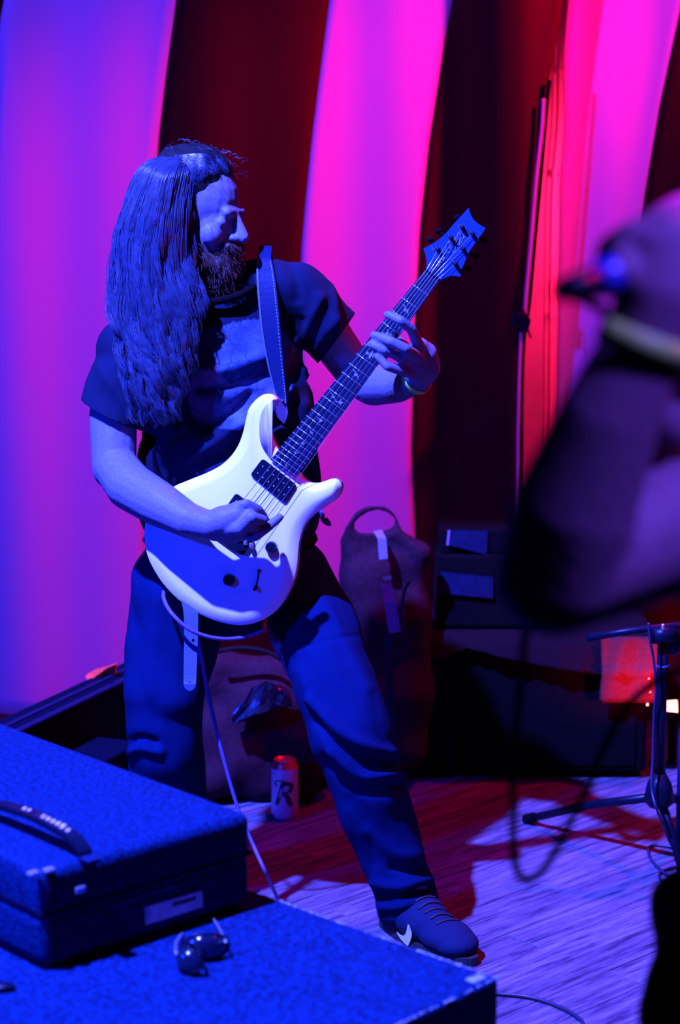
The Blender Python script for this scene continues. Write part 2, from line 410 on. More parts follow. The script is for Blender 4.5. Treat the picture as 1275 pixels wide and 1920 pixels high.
# hem cords and clamp
YC = 5.33
bm = bmesh.new(); tube(bm, spline([at(x, y, YC) for x, y in [(1019, 185), (1016, 240), (1006, 330), (996, 450), (986, 560), (985, 588)]], 6), .0055, 8)
tag(obj('tie_cord', bm, 'pipe', None, True), 'pale cord running down the dark curtain edge above the black clamp', 'cord')
bm = bmesh.new(); tube(bm, spline([at(x, y, YC) for x, y in [(977, 622), (974, 700), (972, 780), (971, 860), (972, 980)]], 6), .0045, 8)
tag(obj('tie_cord', bm, 'pipe', None, True), 'pale cord hanging below the black clamp on the curtain edge', 'cord')
bm = bmesh.new(); tube(bm, spline([at(x, y, YC+.01) for x, y in [(1030, 150), (1026, 190), (1014, 330), (1003, 450), (992, 570), (982, 640), (978, 760), (978, 1000)]], 6), .006, 8)
tag(obj('hanging_cable', bm, 'black_matte', None, True), 'black cable hanging along the open edge of the striped curtain', 'cable')
cl = thing('curtain_clamp', 'black spring clamp gripping the curtain edge', 'clamp', at(978, 602, 5.32))
bm = bmesh.new(); box(bm, at(970, 600, 5.325), (.03, .03, .042), bevel=.006); box(bm, at(984, 606, 5.325), (.022, .024, .05), bevel=.006); obj('clamp_body', bm, 'black_plastic', cl)
bm = bmesh.new(); tube(bm, spline([at(x, y, 5.30) for x, y in [(968, 582), (975, 576), (985, 590), (993, 600), (990, 618), (996, 634)]], 5), .003, 6); obj('clamp_spring', bm, 'black_plastic', cl, True)

# =================================================================== CABINET AND CASE (front left)
ZC = .45
k0 = onz(937, 1833, ZC)
LA, LB = 1.35, 1.15
CA = (onz(568, 1702, ZC)-k0).normalized(); CB = V((CA.y, -CA.x, 0)); RC = Matrix(((CB.x, CA.x, 0), (CB.y, CA.y, 0), (0, 0, 1)))
def boxB(bm, corner, la, lb, z0, z1, bevel, segs=3):
    c = corner + DA*(la/2) - DB*(lb/2); box(bm, (c.x, c.y, (z0+z1)/2), (lb, la, z1-z0), RB, bevel, segs)
cab = thing('speaker_cabinet', 'large blue carpeted speaker cabinet with worn edges in the front left corner', 'speaker cabinet', (k0.x-.6, k0.y+.1, 0))
c = k0 + CA*(LA/2) - CB*(LB/2)
bm = bmesh.new(); box(bm, (c.x, c.y, (ZC+.02)/2), (LB, LA, ZC-.02), RC, .008, 3); obj('cabinet_body', bm, 'tolex', cab)
bm = bmesh.new()
for i in range(150):
    t = LA*.55*rng.uniform(0, 1); L_ = rng.uniform(.001, .004)*(1+3*(rng.uniform() > .8)); q_ = k0+CA*t-CB*rng.uniform(.002, .006)
    box(bm, (q_.x, q_.y, ZC-.0008-rng.uniform(0, .0008)), (rng.uniform(.001, .004), L_, .0024), RC, .0006, 1)
for i in range(70):
    t = rng.uniform(.0, .35); q_ = k0-CB*t+CA*rng.uniform(.001, .005); box(bm, (q_.x, q_.y, ZC-.001), (rng.uniform(.002, .010), rng.uniform(.001, .003), .0024), RC, .0006, 1)
tag(obj('worn_edge', bm, 'worn', cab), kind='stuff')
bm = bmesh.new(); p = k0+CA*.022-CB*.026; box(bm, (p.x, p.y, ZC-.001), (.028, .018, .005), RC, .002); 
obj('corner_protector', bm, 'worn', cab)['label'] = 'worn pale corner'
for q in range(4):
    p = k0 + CA*(.05+(LA-.1)*(q % 2)) - CB*(.05+(LB-.1)*(q//2))
    bm = bmesh.new(); tube(bm, [(p.x, p.y, 0), (p.x, p.y, .022)], .02, 12); obj('foot', bm, 'black_plastic', cab)

g0 = onz(474, 1694, ZC+.004)
g1 = onz(95, 1828, ZC+.004)
LBc = abs((g1-g0).dot(DB))
zt = g0.z
for _ in range(60):
    P = proj_np(np.array([[g0.x, g0.y, zt]]))[0]
    if P[1] < 1524: break
    zt += .003
case = thing('hard_case', 'blue textured hard case with a stitched carry handle lying on the speaker cabinet', 'case', (g0.x, g0.y, ZC))
LAc = .85; zl = zt-.42*(zt-g0.z)
bm = bmesh.new(); boxB(bm, g0, LAc, LBc, ZC+.004, zl-.002, .02, 5); obj('case_bottom', bm, 'tolex', case, True)
bm = bmesh.new(); boxB(bm, g0+DA*.0-DB*0, LAc, LBc, zl-.02, zt, .017, 5); obj('case_lid', bm, 'tolex', case, True)
bm = bmesh.new(); boxB(bm, g0+DA*(-.001)+DB*.001, LAc+.002, LBc+.002, zl-.006, zl, .001, 1); obj('lid_seam', bm, 'case_black', case)
# handle
h0 = onz(152, 1592, zt+.012); h1 = h0 + DA*.24
H = [h0-DA*.012+V((0, 0, -.010)), h0, h0+DA*.03+V((0, 0, .010)), h0+DA*.12+V((0, 0, .016)), h1-DA*.03+V((0, 0, .010)), h1, h1+DA*.012+V((0, 0, -.01))]
bm = bmesh.new(); hs = spline(H, 8)
ribbon(bm, [p+DB*.011 for p in hs], [p-DB*.011 for p in hs], .009, V((0, 0, 1))); hd = obj('handle', bm, 'black_plastic', case)
for i in range(12):
    c = h0+DA*(.010+.0125*i)+V((0, 0, (.0235, .0235, .0235)[0]-.012*max(0, 1-i/3.2)**1.5-.003+.003*min(1, i/6)))
    bm = bmesh.new(); R = Matrix.Rotation(.6+rng.uniform(-.15, .15), 3, 'Z')@RB
    box(bm, c+DB*.002, (rng.uniform(.010, .016), .0060, .0026), R, .001, 1); obj('stitch', bm, 'label', hd)
for p in (h0-DA*.02, h1+DA*.02):
    bm = bmesh.new(); box(bm, (p.x, p.y, zt+.003), (.022, .03, .006), RB, .002); obj('handle_mount', bm, 'leather', case)
PB = g0; NB = -DA
q = [onplane(x, y, PB+NB*.0012, NB) for x, y in [(271, 1701), (378, 1670), (380, 1700), (273, 1734)]]
bm = bmesh.new(); prism(bm, [p+NB*.001 for p in q], [p-NB*.001 for p in q]); lb = obj('paper_label', bm, 'label', case)
q = [onplane(x, y, PB+NB*.0012, NB) for x, y in [(322, 1693), (366, 1680), (367, 1686), (345, 1694), (323, 1699)]]
bm = bmesh.new(); prism(bm, [p+NB*.0016 for p in q], [p for p in q]); obj('writing', bm, 'ink', lb)
for x, y in ((150, 1668),):
    p = onplane(x, y, PB+NB*.002, NB); bm = bmesh.new(); box(bm, p, (.016, .006, .009), RB, .001); obj('latch', bm, 'nickel', case)
for dx, yy in ((0.03, 0), (LBc-.05, 0)):
    p = g0-DB*dx; 
for x, y in ((92, 1630), (62, 1636)):
    p = onz(x, y, zt); bm = bmesh.new(); box(bm, (p.x, p.y, zt-.001), (.016, .012, .006), RB, .002); obj('corner_protector', bm, 'nickel', case)

# sunglasses on the cabinet
sg = thing('sunglasses', 'dark wraparound sunglasses lying on the speaker cabinet beside the hard case', 'sunglasses', onz(380, 1800, ZC))
def lens(cx, cy, w_, h_, ang, tilt):
    c = onz(cx, cy, ZC+.022); bm = bmesh.new(); outl = []
    R = Matrix.Rotation(ang, 3, 'Z') @ Matrix.Rotation(tilt, 3, 'X')
    for k in range(28):
        t = k*2*math.pi/28; s = 1+.12*math.cos(2*t+.4)
        x, z = math.cos(t)*w_*s, math.sin(t)*h_*s
        outl.append((x, z))
    rings = []
    for f in (1, .75, .45, .15):
        rings.append([bm.verts.new(c+R@V((x*f, -.010*(1-f*f)+.010*(x/w_)**2*f*f, z*f))) for x, z in outl])
    for a, b in zip(rings, rings[1:]):
        for k in range(28): bm.faces.new((a[k], a[(k+1) % 28], b[(k+1) % 28], b[k]))
    bm.faces.new(rings[-1])
    o = obj('lens', bm, 'glass', sg, True); solid(o, .0015)
    bm = bmesh.new(); tube(bm, [c+R@V((x, .010*(x/w_)**2, z)) for x, z in outl], .0022, 6, True); obj('lens_rim', bm, 'black_plastic', sg, True)
    return c, R
cR, RR = lens(388, 1775, .031, .0205, .25, -.25)
cL, RL = lens(345, 1798, .026, .019, -.85, -.2)
bm = bmesh.new(); tube(bm, spline([cR+RR@V((-.031, .01, .004)), (cR+cL)/2+V((0, 0, .012)), cL+RL@V((.026, .01, .004))], 6), .0025, 6); obj('bridge', bm, 'black_plastic', sg, True)
for pts in ([(424, 1766), (412, 1742), (400, 1722)], [(330, 1788), (330, 1768), (342, 1750)]):
    ps = [onz(x, y, ZC+z) for (x, y), z in zip(pts, (.03, .014, .004))]
    bm = bmesh.new(); tube(bm, spline(ps, 6), .0016, 6); obj('temple_arm', bm, 'nickel', sg, True)
# dark item at far left bottom
bm = bmesh.new(); p = onz(2, 1857, ZC); ell(bm, p+V((0, 0, .006)), (.02, .012, .006)); tag(obj('guitar_pick', bm, 'black_plastic', None, True), 'small dark pick on the cabinet at the bottom left edge', 'pick')

# =================================================================== THINGS BEHIND
# long low case left
ZL = .33
la_, lb_ = onz(10, 1345, ZL), onz(222, 1247, ZL)
DL = (lb_-la_).normalized(); NL = V((DL.y, -DL.x, 0)); RL3 = Matrix(((NL.x, DL.x, 0), (NL.y, DL.y, 0), (0, 0, 1)))
le = lb_+DL*.06; LL_ = (le-la_).length+.75
lo = thing('road_case', 'long low black road case running along the curtain at the left', 'case', (la_.x, la_.y, 0))
def boxL(bm, n0_, n1_, z0, z1, bevel, l=LL_, off=0):
    m = le - DL*(l/2+off) + NL*((n0_+n1_)/2); box(bm, (m.x, m.y, (z0+z1)/2), (n1_-n0_, l, z1-z0), RL3, bevel)
bm = bmesh.new(); boxL(bm, 0, .095, .0, ZL-.012, .004); obj('case_body', bm, 'case_black', lo)
bm = bmesh.new(); boxL(bm, -.002, .10, ZL-.011, ZL, .004, LL_, 0); obj('case_lid', bm, 'case_black', lo)
bm = bmesh.new(); boxL(bm, .082, .102, ZL-.002, ZL+.006, .003, LL_-.004, .002); obj('edge_rail', bm, 'panel_blue', lo)
bm = bmesh.new(); boxL(bm, .035, .05, ZL-.001, ZL+.004, .002, LL_-.2, .05); obj('handle_strap', bm, 'panel_blue', lo)
bm = bmesh.new(); boxL(bm, .1025, .22, .0, ZL-.10, .006, LL_-.4, .35); obj('case_step', bm, 'case_black', lo)
r_ = [(160, 1268), (178, 1258), (200, 1253), (217, 1246), (216, 1269), (195, 1268), (176, 1277), (166, 1278)]
bm = bmesh.new(); base = onz(190, 1270, ZL)
top = [at(x, y, base.y+.02*math.sin(i*1.7)) for i, (x, y) in enumerate(r_)]
prism(bm, top, [p+V((0, .03, -.002)) for p in top])
tag(obj('red_rag', bm, 'red_rag'), 'bright red rag lying on the long black case at the left', 'rag')

# duffel bag between the legs
bg = thing('duffel_bag', 'dark maroon duffel bag on the floor behind the guitarist, seen between his legs', 'bag', at(470, 1470, 4.8))
bm = bmesh.new()
yb = 4.77
chain(bm, [(at(410, 1250, yb), .05), (at(520, 1262, yb), .045)])
for x in (400, 440, 480, 530, 560):
    cap(bm, at(x, 1300, yb), .075, at(x, 1440, yb-.02), .09)
me = fuse(bm, .012, 4); rumple(me, 9, .03); obj('bag_body', me, 'bag', bg, True)
bm = bmesh.new(); tube(bm, spline([at(x, y, yb-.11) for x, y in [(405, 1222), (450, 1215), (500, 1222), (540, 1245)]], 6), .006, 8); obj('piping', bm, 'bag_dark', bg, True)
# crumpled plastic bag
bm = bmesh.new(); yy = 4.60
O = [(434, 1348), (442, 1328), (470, 1290), (500, 1280), (528, 1286), (540, 1300), (545, 1322), (520, 1325), (480, 1338), (450, 1350), (437, 1356)]
prism(bm, [at(x, y, yy+.012*math.sin(i*2.1)) for i, (x, y) in enumerate(O)], [at(x+4, y+4, yy+.06) for x, y in O])
bmesh.ops.subdivide_edges(bm, edges=bm.edges[:], cuts=3, use_grid_fill=True)
for v in bm.verts: v.co += noise.noise_vector(v.co*38)*.009
tag(obj('plastic_bag', bm, 'plastic'), 'crumpled shiny plastic bag on the dark duffel between the legs', 'plastic bag')

# beer can
cb = onz(534, 1533, 0)
can = thing('beer_can', 'tall beer can with a dark script R standing on the floor by the jeans', 'can', (cb.x, cb.y, 0))
CR, CHh = .0335, .152
prof = [(0, 0.002), (.020, .001), (.026, 0), (.030, .008), (CR, .016), (CR, CHh-.02), (.031, CHh-.012), (.0265, CHh-.004), (.027, CHh), (.0255, CHh), (.0245, CHh-.005), (0, CHh-.005)]
def lathe(bm, c, prof, seg=40):
    rs = []
    for r, z in prof: rs.append([bm.verts.new(V((c.x+r*math.cos(t*2*math.pi/seg), c.y+r*math.sin(t*2*math.pi/seg), c.z+z))) for t in range(seg)] if r > 0 else [bm.verts.new(V((c.x, c.y, c.z+z)))])
    for a, b in zip(rs, rs[1:]):
        for k in range(seg):
            if len(a) == 1: bm.faces.new((a[0], b[(k+1) % seg], b[k]))
            elif len(b) == 1: bm.faces.new((a[k], a[(k+1) % seg], b[0]))
            else: bm.faces.new((a[k], a[(k+1) % seg], b[(k+1) % seg], b[k]))
c_ = V((cb.x, cb.y, 0))
bm = bmesh.new(); lathe(bm, c_, prof[:6]); obj('can_body', bm, 'can', can, True)
bm = bmesh.new(); lathe(bm, c_, prof[5:]); obj('can_top', bm, 'can_red', can, True)
bm = bmesh.new(); box(bm, c_+V((.004, -.006, CHh-.002)), (.011, .02, .002), bevel=.0008); obj('pull_tab', bm, 'nickel', can)
def wraptext(name, s, size, c, r, z, ang, m, parent, shear=.35, bold=.0):
    tcv = bpy.data.curves.new(name, 'FONT'); tcv.body = s; tcv.size = size; tcv.shear = shear; tcv.offset = bold; tcv.align_x = 'CENTER'; tcv.resolution_u = 4
    to = bpy.data.objects.new(name, tcv); col.objects.link(to)
    me = bpy.data.meshes.new_from_object(to.evaluated_get(bpy.context.evaluated_depsgraph_get())); bpy.data.objects.remove(to)
    bm = bmesh.new(); bm.from_mesh(me); bmesh.ops.triangulate(bm, faces=bm.faces[:]); bmesh.ops.subdivide_edges(bm, edges=bm.edges[:], cuts=2)
    for v in bm.verts:
        a = ang + v.co.x/r
        v.co = V((c.x+math.cos(a)*(r+.0006), c.y+math.sin(a)*(r+.0006), z+v.co.y))
    return obj(name, bm, m, parent)
wraptext('letter_r', 'R', .085, c_, CR, .043, -math.pi/2-.15, 'ink', can, .3, .0012)
bm = bmesh.new()
for ang0, pp in ((-math.pi/2-.15, [(-.014, .088), (-.02, .099), (-.006, .106), (.012, .102)]), (-math.pi/2-.15, [(.008, .055), (.02, .040), (.027, .048)])):
    ps = [V((c_.x+math.cos(ang0+x/CR)*(CR+.0008), c_.y+math.sin(ang0+x/CR)*(CR+.0008), z)) for x, z in sp2(pp, 5)]
    tube(bm, ps, .0016, 6); obj('letter_flourish', bm, 'ink', can, True); bm = bmesh.new()
bm.free()

# gig bag with arched handle
gb = thing('gig_bag', 'maroon padded bag with an arched carry handle standing behind the right leg', 'bag', at(720, 1440, 4.9))
YG = 4.80
out_o = [(632, 1035), (645, 1005), (665, 972), (690, 954), (716, 950), (742, 964), (765, 990), (790, 1015), (806, 1040), (812, 1100), (806, 1200), (796, 1300), (792, 1460), (640, 1460), (632, 1300), (628, 1150)]
hole = [(658, 1000), (668, 980), (690, 968), (712, 966), (724, 976), (727, 988), (714, 995), (690, 997)]
bm = bmesh.new()
pts = sp2(out_o, 4, True)
arch = sp2([(640, 1020), (655, 985), (680, 959), (712, 952), (738, 966), (752, 992), (745, 1010)], 5)
tube(bm, [at(x, y, YG+.04) for x, y in arch], .013, 10)
tube(bm, [at(x, y, YG+.04) for x, y in sp2([(650, 1004), (690, 1003), (725, 1000), (745, 1010)], 4)], .012, 10)
for x in (672, 690, 710, 730, 750, 768):
    e_ = abs(x-720)/50; chain(bm, [(at(x, 1040+12*e_, YG+.06), .045), (at(x, 1150, YG+.06), .06), (at(x, 1400, YG+.06), .066)])
chain(bm, [(at(660, 1030, YG+.05), .03), (at(700, 1015, YG+.05), .022), (at(745, 1000, YG+.05), .03), (at(785, 1035, YG+.05), .03)])
me = fuse(bm, .009, 6); rumple(me, 10, .02, 3); obj('bag_body', me, 'bag', gb, True)
def pribbon(pts_l, pts_r, Y, t=.003):
    bm = bmesh.new(); n = len(pts_l)
    ribbon(bm, [at(x, y, Y[i]) for i, (x, y) in enumerate(pts_l)], [at(x, y, Y[i]) for i, (x, y) in enumerate(pts_r)], t); return bm
obj('cloth_tag', pribbon([(700, 998), (708, 1010), (711, 1049)], [(716, 995), (724, 1010), (727, 1047)], [4.80, 4.765, 4.76]), 'tag', gb)
obj('webbing_strap', pribbon([(713, 1095), (720, 1130), (729, 1188)], [(734, 1096), (742, 1130), (752, 1184)], [4.76, 4.74, 4.73]), 'pale_leather', gb)
obj('buckle', pribbon([(717, 1083), (722, 1089)], [(733, 1079), (735, 1085)], [4.75, 4.75]), 'nickel', gb)
obj('webbing_strap', pribbon([(722, 1190), (724, 1320), (727, 1460)], [(734, 1190), (738, 1320), (744, 1460)], [4.72, 4.70, 4.68]), 'leather', gb)
bm = bmesh.new(); tube(bm, spline([at(x, y, 4.74) for x, y in [(768, 1090), (758, 1110), (752, 1150), (750, 1180)]], 5), .004, 6); obj('zip_cord', bm, 'panel_blue', gb, True)

# amplifier stack and draped cabinet to the right
cab2_l, cab2_r = at(742, 1480, 4.86), at(1226, 1480, 4.92)
sc = thing('speaker_cabinet', 'black speaker cabinet under a dark blanket at the back', 'speaker cabinet', (.5, 5.0, 0))
ztop = at(900, 1192, 4.9).z
xl, xr = at(755, 1300, 4.9).x, at(1215, 1300, 4.9).x
bm = bmesh.new(); box(bm, ((xl+xr)/2, 5.08, ztop/2+.01), (xr-xl, .36, ztop-.02), bevel=.01); obj('cabinet_body', bm, 'black_matte', sc)
bm = bmesh.new(); box(bm, ((xl+xr)/2, 4.897, ztop/2), (xr-xl-.06, .006, ztop-.08), bevel=.002); obj('grille', bm, 'black_matte', sc)
# blanket: top + hanging front with sagging hem
bm = bmesh.new(); g = []; nx = 60
def hem(px): return float(np.interp(px, [735, 800, 875, 1000, 1130, 1240], [1475, 1240, 1212, 1242, 1262, 1264]))
for i in range(nx+1):
    px = 740+(1248-740)*i/nx; x = xl-.015+(xr-xl+.03)*i/nx
    wv = .005*math.sin(i*.45)+.003*math.sin(i*1.3)
    zb = at(px, hem(px), 4.87).z
    colv = [V((x, 5.27, ztop+.006)), V((x, 5.1, ztop+.008)), V((x, 4.92, ztop+.006)), V((x, 4.885+wv*.3, ztop-.01))]
    for k in range(1, 9): colv.append(V((x, 4.875-k*.003+wv*(k/8), ztop-.01+(zb-ztop+.01)*k/8)))
    g.append([bm.verts.new(v) for v in colv])
for a, b in zip(g, g[1:]):
    for k in range(len(a)-1): bm.faces.new((a[k], a[k+1], b[k+1], b[k]))
o = tag(obj('blanket', bm, 'blanket', None, True), 'dark blanket draped over the speaker cabinet at the back', 'blanket'); solid(o, .004)
bm = bmesh.new(); g = []  # sheet over the blanket's right end, the lamp's red glow in its colour
for i in range(25):
    px = 1128+(1242-1128)*i/24
    colv = []
    for k in range(14):
        py = 1194+k*9.5
        colv.append(at(px + 4*math.sin(k*.4+i*.3)*(k > 7), py, 4.842+.006*math.sin(i*.5+k*.25)-(.012 if k == 7 else 0)+(.016*(k-7)/6 if k > 7 else 0)))
    g.append([bm.verts.new(v) for v in colv])
for a, b in zip(g, g[1:]):
    for k in range(13): bm.faces.new((a[k], a[k+1], b[k+1], b[k]))
o = tag(obj('cloth', bm, 'red_lit_blanket', None, True), 'right end of the blanket on the draped cabinet, with the red lamp glow put into its colour', 'cloth'); solid(o, .003)

ah = thing('amplifier_head', 'black amplifier head with a bluish top panel on the draped cabinet', 'amplifier', (at(900, 1175, 5.0).x, 5.0, ztop+.01))
zc0, zc1 = ztop+.012, at(900, 1040, 4.95).z
xa, xb = at(820, 1100, 4.95).x, at(1010, 1100, 4.95).x
bm = bmesh.new(); box(bm, ((xa+xb)/2, 5.06, (zc0+zc1)/2), (xb-xa, .24, zc1-zc0), bevel=.008); obj('amplifier_body', bm, 'black_matte', ah)
obj('control_panel', pribbon([(826, 1072), (824, 1112)], [(925, 1082), (925, 1122)], [4.935, 4.93]), 'panel_blue', ah)
ah2 = thing('equipment_box', 'small equipment box with blue lit face stacked on the amplifier head', 'equipment box', (at(870, 1040, 5.0).x, 5.0, zc1))
zd = at(870, 992, 4.97).z
xa2, xb2 = at(826, 1010, 4.97).x, at(960, 1010, 4.97).x
bm = bmesh.new(); box(bm, ((xa2+xb2)/2, 5.06, (zc1+zd)/2+.001), (xb2-xa2, .2, zd-zc1-.002), bevel=.005); obj('box_body', bm, 'black_matte', ah2)
obj('face_panel', pribbon([(846, 994), (842, 1022)], [(915, 996), (912, 1040)], [4.955, 4.95]), 'panel_blue', ah2)
obj('edge_strip', pribbon([(840, 994), (837, 1022)], [(844, 994), (841, 1022)], [4.955, 4.95]), 'purple_tab', ah2)
bm = bmesh.new(); q = [onz(x, y, ztop+.016) for x, y in [(774, 1175), (785, 1171), (804, 1170), (804, 1186), (786, 1183)]]
prism(bm, [p+V((0, 0, .002)) for p in q], q); tag(obj('paper_scrap', bm, 'tag'), 'small pale paper scrap on the left end of the draped cabinet', 'paper')

# stage lamp at right
lampP = at(1262, 1324, 4.95)
lamp = thing('stage_lamp', 'small glowing red square lamp at the right edge behind the microphone stand', 'lamp', lampP)
bm = bmesh.new(); q = [at(x, y, 4.93) for x, y in [(1250, 1316), (1270, 1314), (1271, 1336), (1248, 1333)]]
prism(bm, q, [p+V((0, .01, 0)) for p in q]); obj('lamp_face', bm, 'lamp', lamp)
bm = bmesh.new(); box(bm, at(1262, 1326, 5.0), (.05, .1, .05), bevel=.004); obj('lamp_housing', bm, 'black_matte', lamp)
bm = bmesh.new(); p = at(1262, 1345, 5.0); tube(bm, [p, (p.x, p.y, .0)], .012, 8); obj('lamp_post', bm, 'black_matte', lamp)
spot('red_lamp_light', at(1246, 1330, 4.70), at(1190, 1235, 4.88), (1, .02, .03), 9, 110, .6, .02)
for i, (x, y, s) in enumerate([(1217, 1273, 2.2), (1219, 1297, 2), (1214, 1321, 3.5)]):
    bm = bmesh.new(); p = at(x, y, 4.84); ell(bm, p, (s/1400*1.0, .003, s/1000))
    tag(obj('indicator_light', bm, 'lamp', None, True), ['upper', 'middle', 'lowest'][i]+' of the tiny red lights left of the microphone stand post', 'light', 'tiny red lights')

# microphone stand
YM = 4.20
ms = thing('microphone_stand', 'black microphone stand on folding legs at the right edge', 'microphone stand', onz(1235, 1560, 0))
mb = at(1236, 1500, YM)
bm = bmesh.new(); tube(bm, [at(1244, 1175, YM), at(1240, 1300, YM), at(1237, 1470, YM)], [.012, .0125, .0125], 14); obj('pole', bm, 'black_plastic', ms, True)
bm = bmesh.new(); p = at(1243, 1248, YM); tube(bm, [p+V((0, 0, -.002)), p+V((0, 0, .002))], .0145, 14); obj('pole_ring', bm, 'pale_leather', ms)
bm = bmesh.new(); ctr = at(1236, 1485, YM)
tube(bm, [ctr+V((0, 0, .045)), ctr+V((0, 0, .02)), ctr+V((0, 0, -.02)), ctr+V((0, 0, -.035))], [.014, .028, .036, .022], 16); obj('leg_hub', bm, 'black_plastic', ms, True)
for (x, y, Yl) in ((992, 1535, 4.36), (1330, 1520, 4.5), (1282, 1640, 3.9)):
    e = onz(x, y, .014) if x != 992 else onz(x, y, .014)
    bm = bmesh.new(); tube(bm, [ctr+V((0, 0, -.01)), ctr*.5+e*.5+V((0, 0, .003)), e], [.011, .0105, .010], 10); lg = obj('leg', bm, 'black_plastic', ms, True)
    d = (e-ctr).normalized(); bm = bmesh.new(); tube(bm, [e-d*.02, e+d*.012], .0135, 10); obj('rubber_foot', bm, 'black_matte', lg)
bm = bmesh.new(); p = at(1240, 1190, YM-.01); tube(bm, [p+V((-.02, -.005, 0)), p+V((.03, .0, 0))], .02, 12); cap(bm, at(1262, 1215, YM), .016, at(1266, 1200, YM), .016, 10); obj('boom_clutch', bm, 'black_plastic', ms, True)
bm = bmesh.new(); tube(bm, [at(1100, 1196, YM+.02), at(1180, 1183, YM+.01), at(1330, 1166, YM-.02)], .0085, 10); obj('boom_arm', bm, 'black_plastic', ms, True)
bm = bmesh.new(); p = at(1243, 1176, YM-.025); ell(bm, p, (.004, .003, .008)); obj('clutch_bolt', bm, 'nickel', ms, True)
def tang(name, pts, r, m, label, cat, n=8, group=None):
    bm = bmesh.new(); tube(bm, spline(pts, n), r, 8); return tag(obj(name, bm, m, None, True), label, cat, group)
tang('microphone_cable', [at(1216, 1168, YM-.04), at(1219, 1200, YM-.04), at(1226, 1240, YM-.03), at(1230, 1290, YM-.03), at(1226, 1340, YM-.02), at(1224, 1420, YM-.03), at(1222, 1480, YM-.05), at(1236, 1530, YM-.06), onz(1262, 1590, .006), onz(1290, 1618, .005)], .003, 'blue_cable', 'thin dark cable running down the microphone stand', 'cable')
tang('microphone_cable', [onz(x, y, .006) for x, y in [(1300, 1592), (1262, 1588), (1228, 1584), (1216, 1592), (1220, 1610), (1240, 1632), (1262, 1646), (1300, 1650)]], .0035, 'blue_cable', 'outer cable loop on the floor below the microphone stand', 'cable')
tang('microphone_cable', [onz(x, y, .005) for x, y in [(1300, 1622), (1262, 1626), (1240, 1634), (1236, 1644), (1246, 1654), (1275, 1657), (1310, 1655)]], .003, 'blue_cable', 'smaller inner cable loop on the floor below the microphone stand', 'cable')
tang('floor_cable', [onz(x, y, .006) for x, y in [(900, 1862), (945, 1864), (1000, 1871), (1050, 1888), (1080, 1905), (1096, 1925), (1110, 1990)]], .0038, 'blue_cable', 'dark blue cable curving across the floor out of the cabinet corner', 'cable')
bm = bmesh.new(); p0, p1 = at(1281, 1360, 4.35), at(1281, 1600, 4.35)
tube(bm, [p0, (p0.x, p0.y, 0)], .011, 10)
tag(obj('stand_pole', bm, 'panel_blue', None, True), 'blue tinted pole cut off by the right edge of the frame', 'pole')

# =================================================================== GUITAR
GP = at(430, 1000, 3.83); GN = V((-.12, -.985, .12)).normalized()
def gp(px, py, h=0): return onplane(px, py, GP, GN) + GN*h
gt = thing('electric_guitar', 'white electric guitar with a black pickup held across the guitarist', 'guitar', gp(430, 1172))
def c3(x, y): return (250+x/3.11, 720+y/3.11)
body_o = [c3(*p) for p in [(835, 85), (800, 58), (750, 62), (700, 100), (665, 150), (648, 220), (632, 290), (605, 360), (560, 425), (500, 478), (420, 520), (330, 556), (215, 607), (130, 680), (80, 755), (58, 840), (58, 920), (75, 1000), (105, 1070), (165, 1165), (250, 1255), (350, 1327), (450, 1376), (550, 1403), (625, 1409), (700, 1398), (780, 1362), (850, 1300), (900, 1220), (932, 1140), (950, 1050), (957, 960), (972, 880), (1002, 815), (1055, 757), (1120, 710), (1175, 672), (1205, 628), (1210, 588), (1190, 558), (1155, 553), (1115, 567), (1075, 577), (1035, 575), (1000, 560), (965, 528), (900, 455), (842, 385), (808, 330), (790, 270), (785, 210), (797, 155), (825, 115)]]
bo = sp2(body_o, 3, True)
# inset rings
O2 = [V((x, y, 0)) for x, y in bo]; n = len(O2)
area = sum(O2[i].x*O2[(i+1) % n].y-O2[(i+1) % n].x*O2[i].y for i in range(n)); sg_ = 1 if area > 0 else -1
NRM = []
for i in range(n):
    t = (O2[(i+2) % n]-O2[i-2]).normalized(); NRM.append(V((-t.y, t.x, 0))*sg_)
LIM = []
for i in range(n):
    best = 200
    for j in range(n):
        d = (j-i) % n
        if min(d, n-d) < 4: continue
        r = O2[j]-O2[i]; h = r.dot(NRM[i])
        if h > 0: best = min(best, r.length_squared/(2*h))     # largest inscribed circle at this edge point
    LIM.append(best*.72)
for _ in range(3): LIM = [min(LIM[i], (LIM[i-1]+LIM[i]*2+LIM[(i+1) % n])/4) for i in range(n)]
def inset(P, d):
    dd = [min(d, LIM[i]*d/22.0) if LIM[i] < 22 else d for i in range(n)]
    for _ in range(3): dd = [(dd[i-1]+dd[i]*2+dd[(i+1) % n])/4 for i in range(n)]
    return [P[i]+NRM[i]*dd[i] for i in range(n)]
prof = [(0, -.0125), (1.5, -.0110), (5, -.0085), (10, -.0050), (16, -.0020), (22, 0)]
bm = bmesh.new(); rings = []
for d, h in prof:
    P = inset(O2, d)
    rings.append([bm.verts.new(gp(p.x, p.y, h)) for p in P])
for a, b in zip(rings, rings[1:]):
    for i in range(n): bm.faces.new((a[i], a[(i+1) % n], b[(i+1) % n], b[i]))
f = bm.faces.new(rings[-1]); bmesh.ops.triangulate(bm, faces=[f])
bmesh.ops.recalc_face_normals(bm, faces=bm.faces[:])
o = obj('body_top', bm, 'guitar_white', gt, True)
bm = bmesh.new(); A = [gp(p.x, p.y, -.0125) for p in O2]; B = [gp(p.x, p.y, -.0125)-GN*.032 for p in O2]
va, vb = prism(bm, A, B); obj('body_back', bm, 'guitar_edge', gt, False)
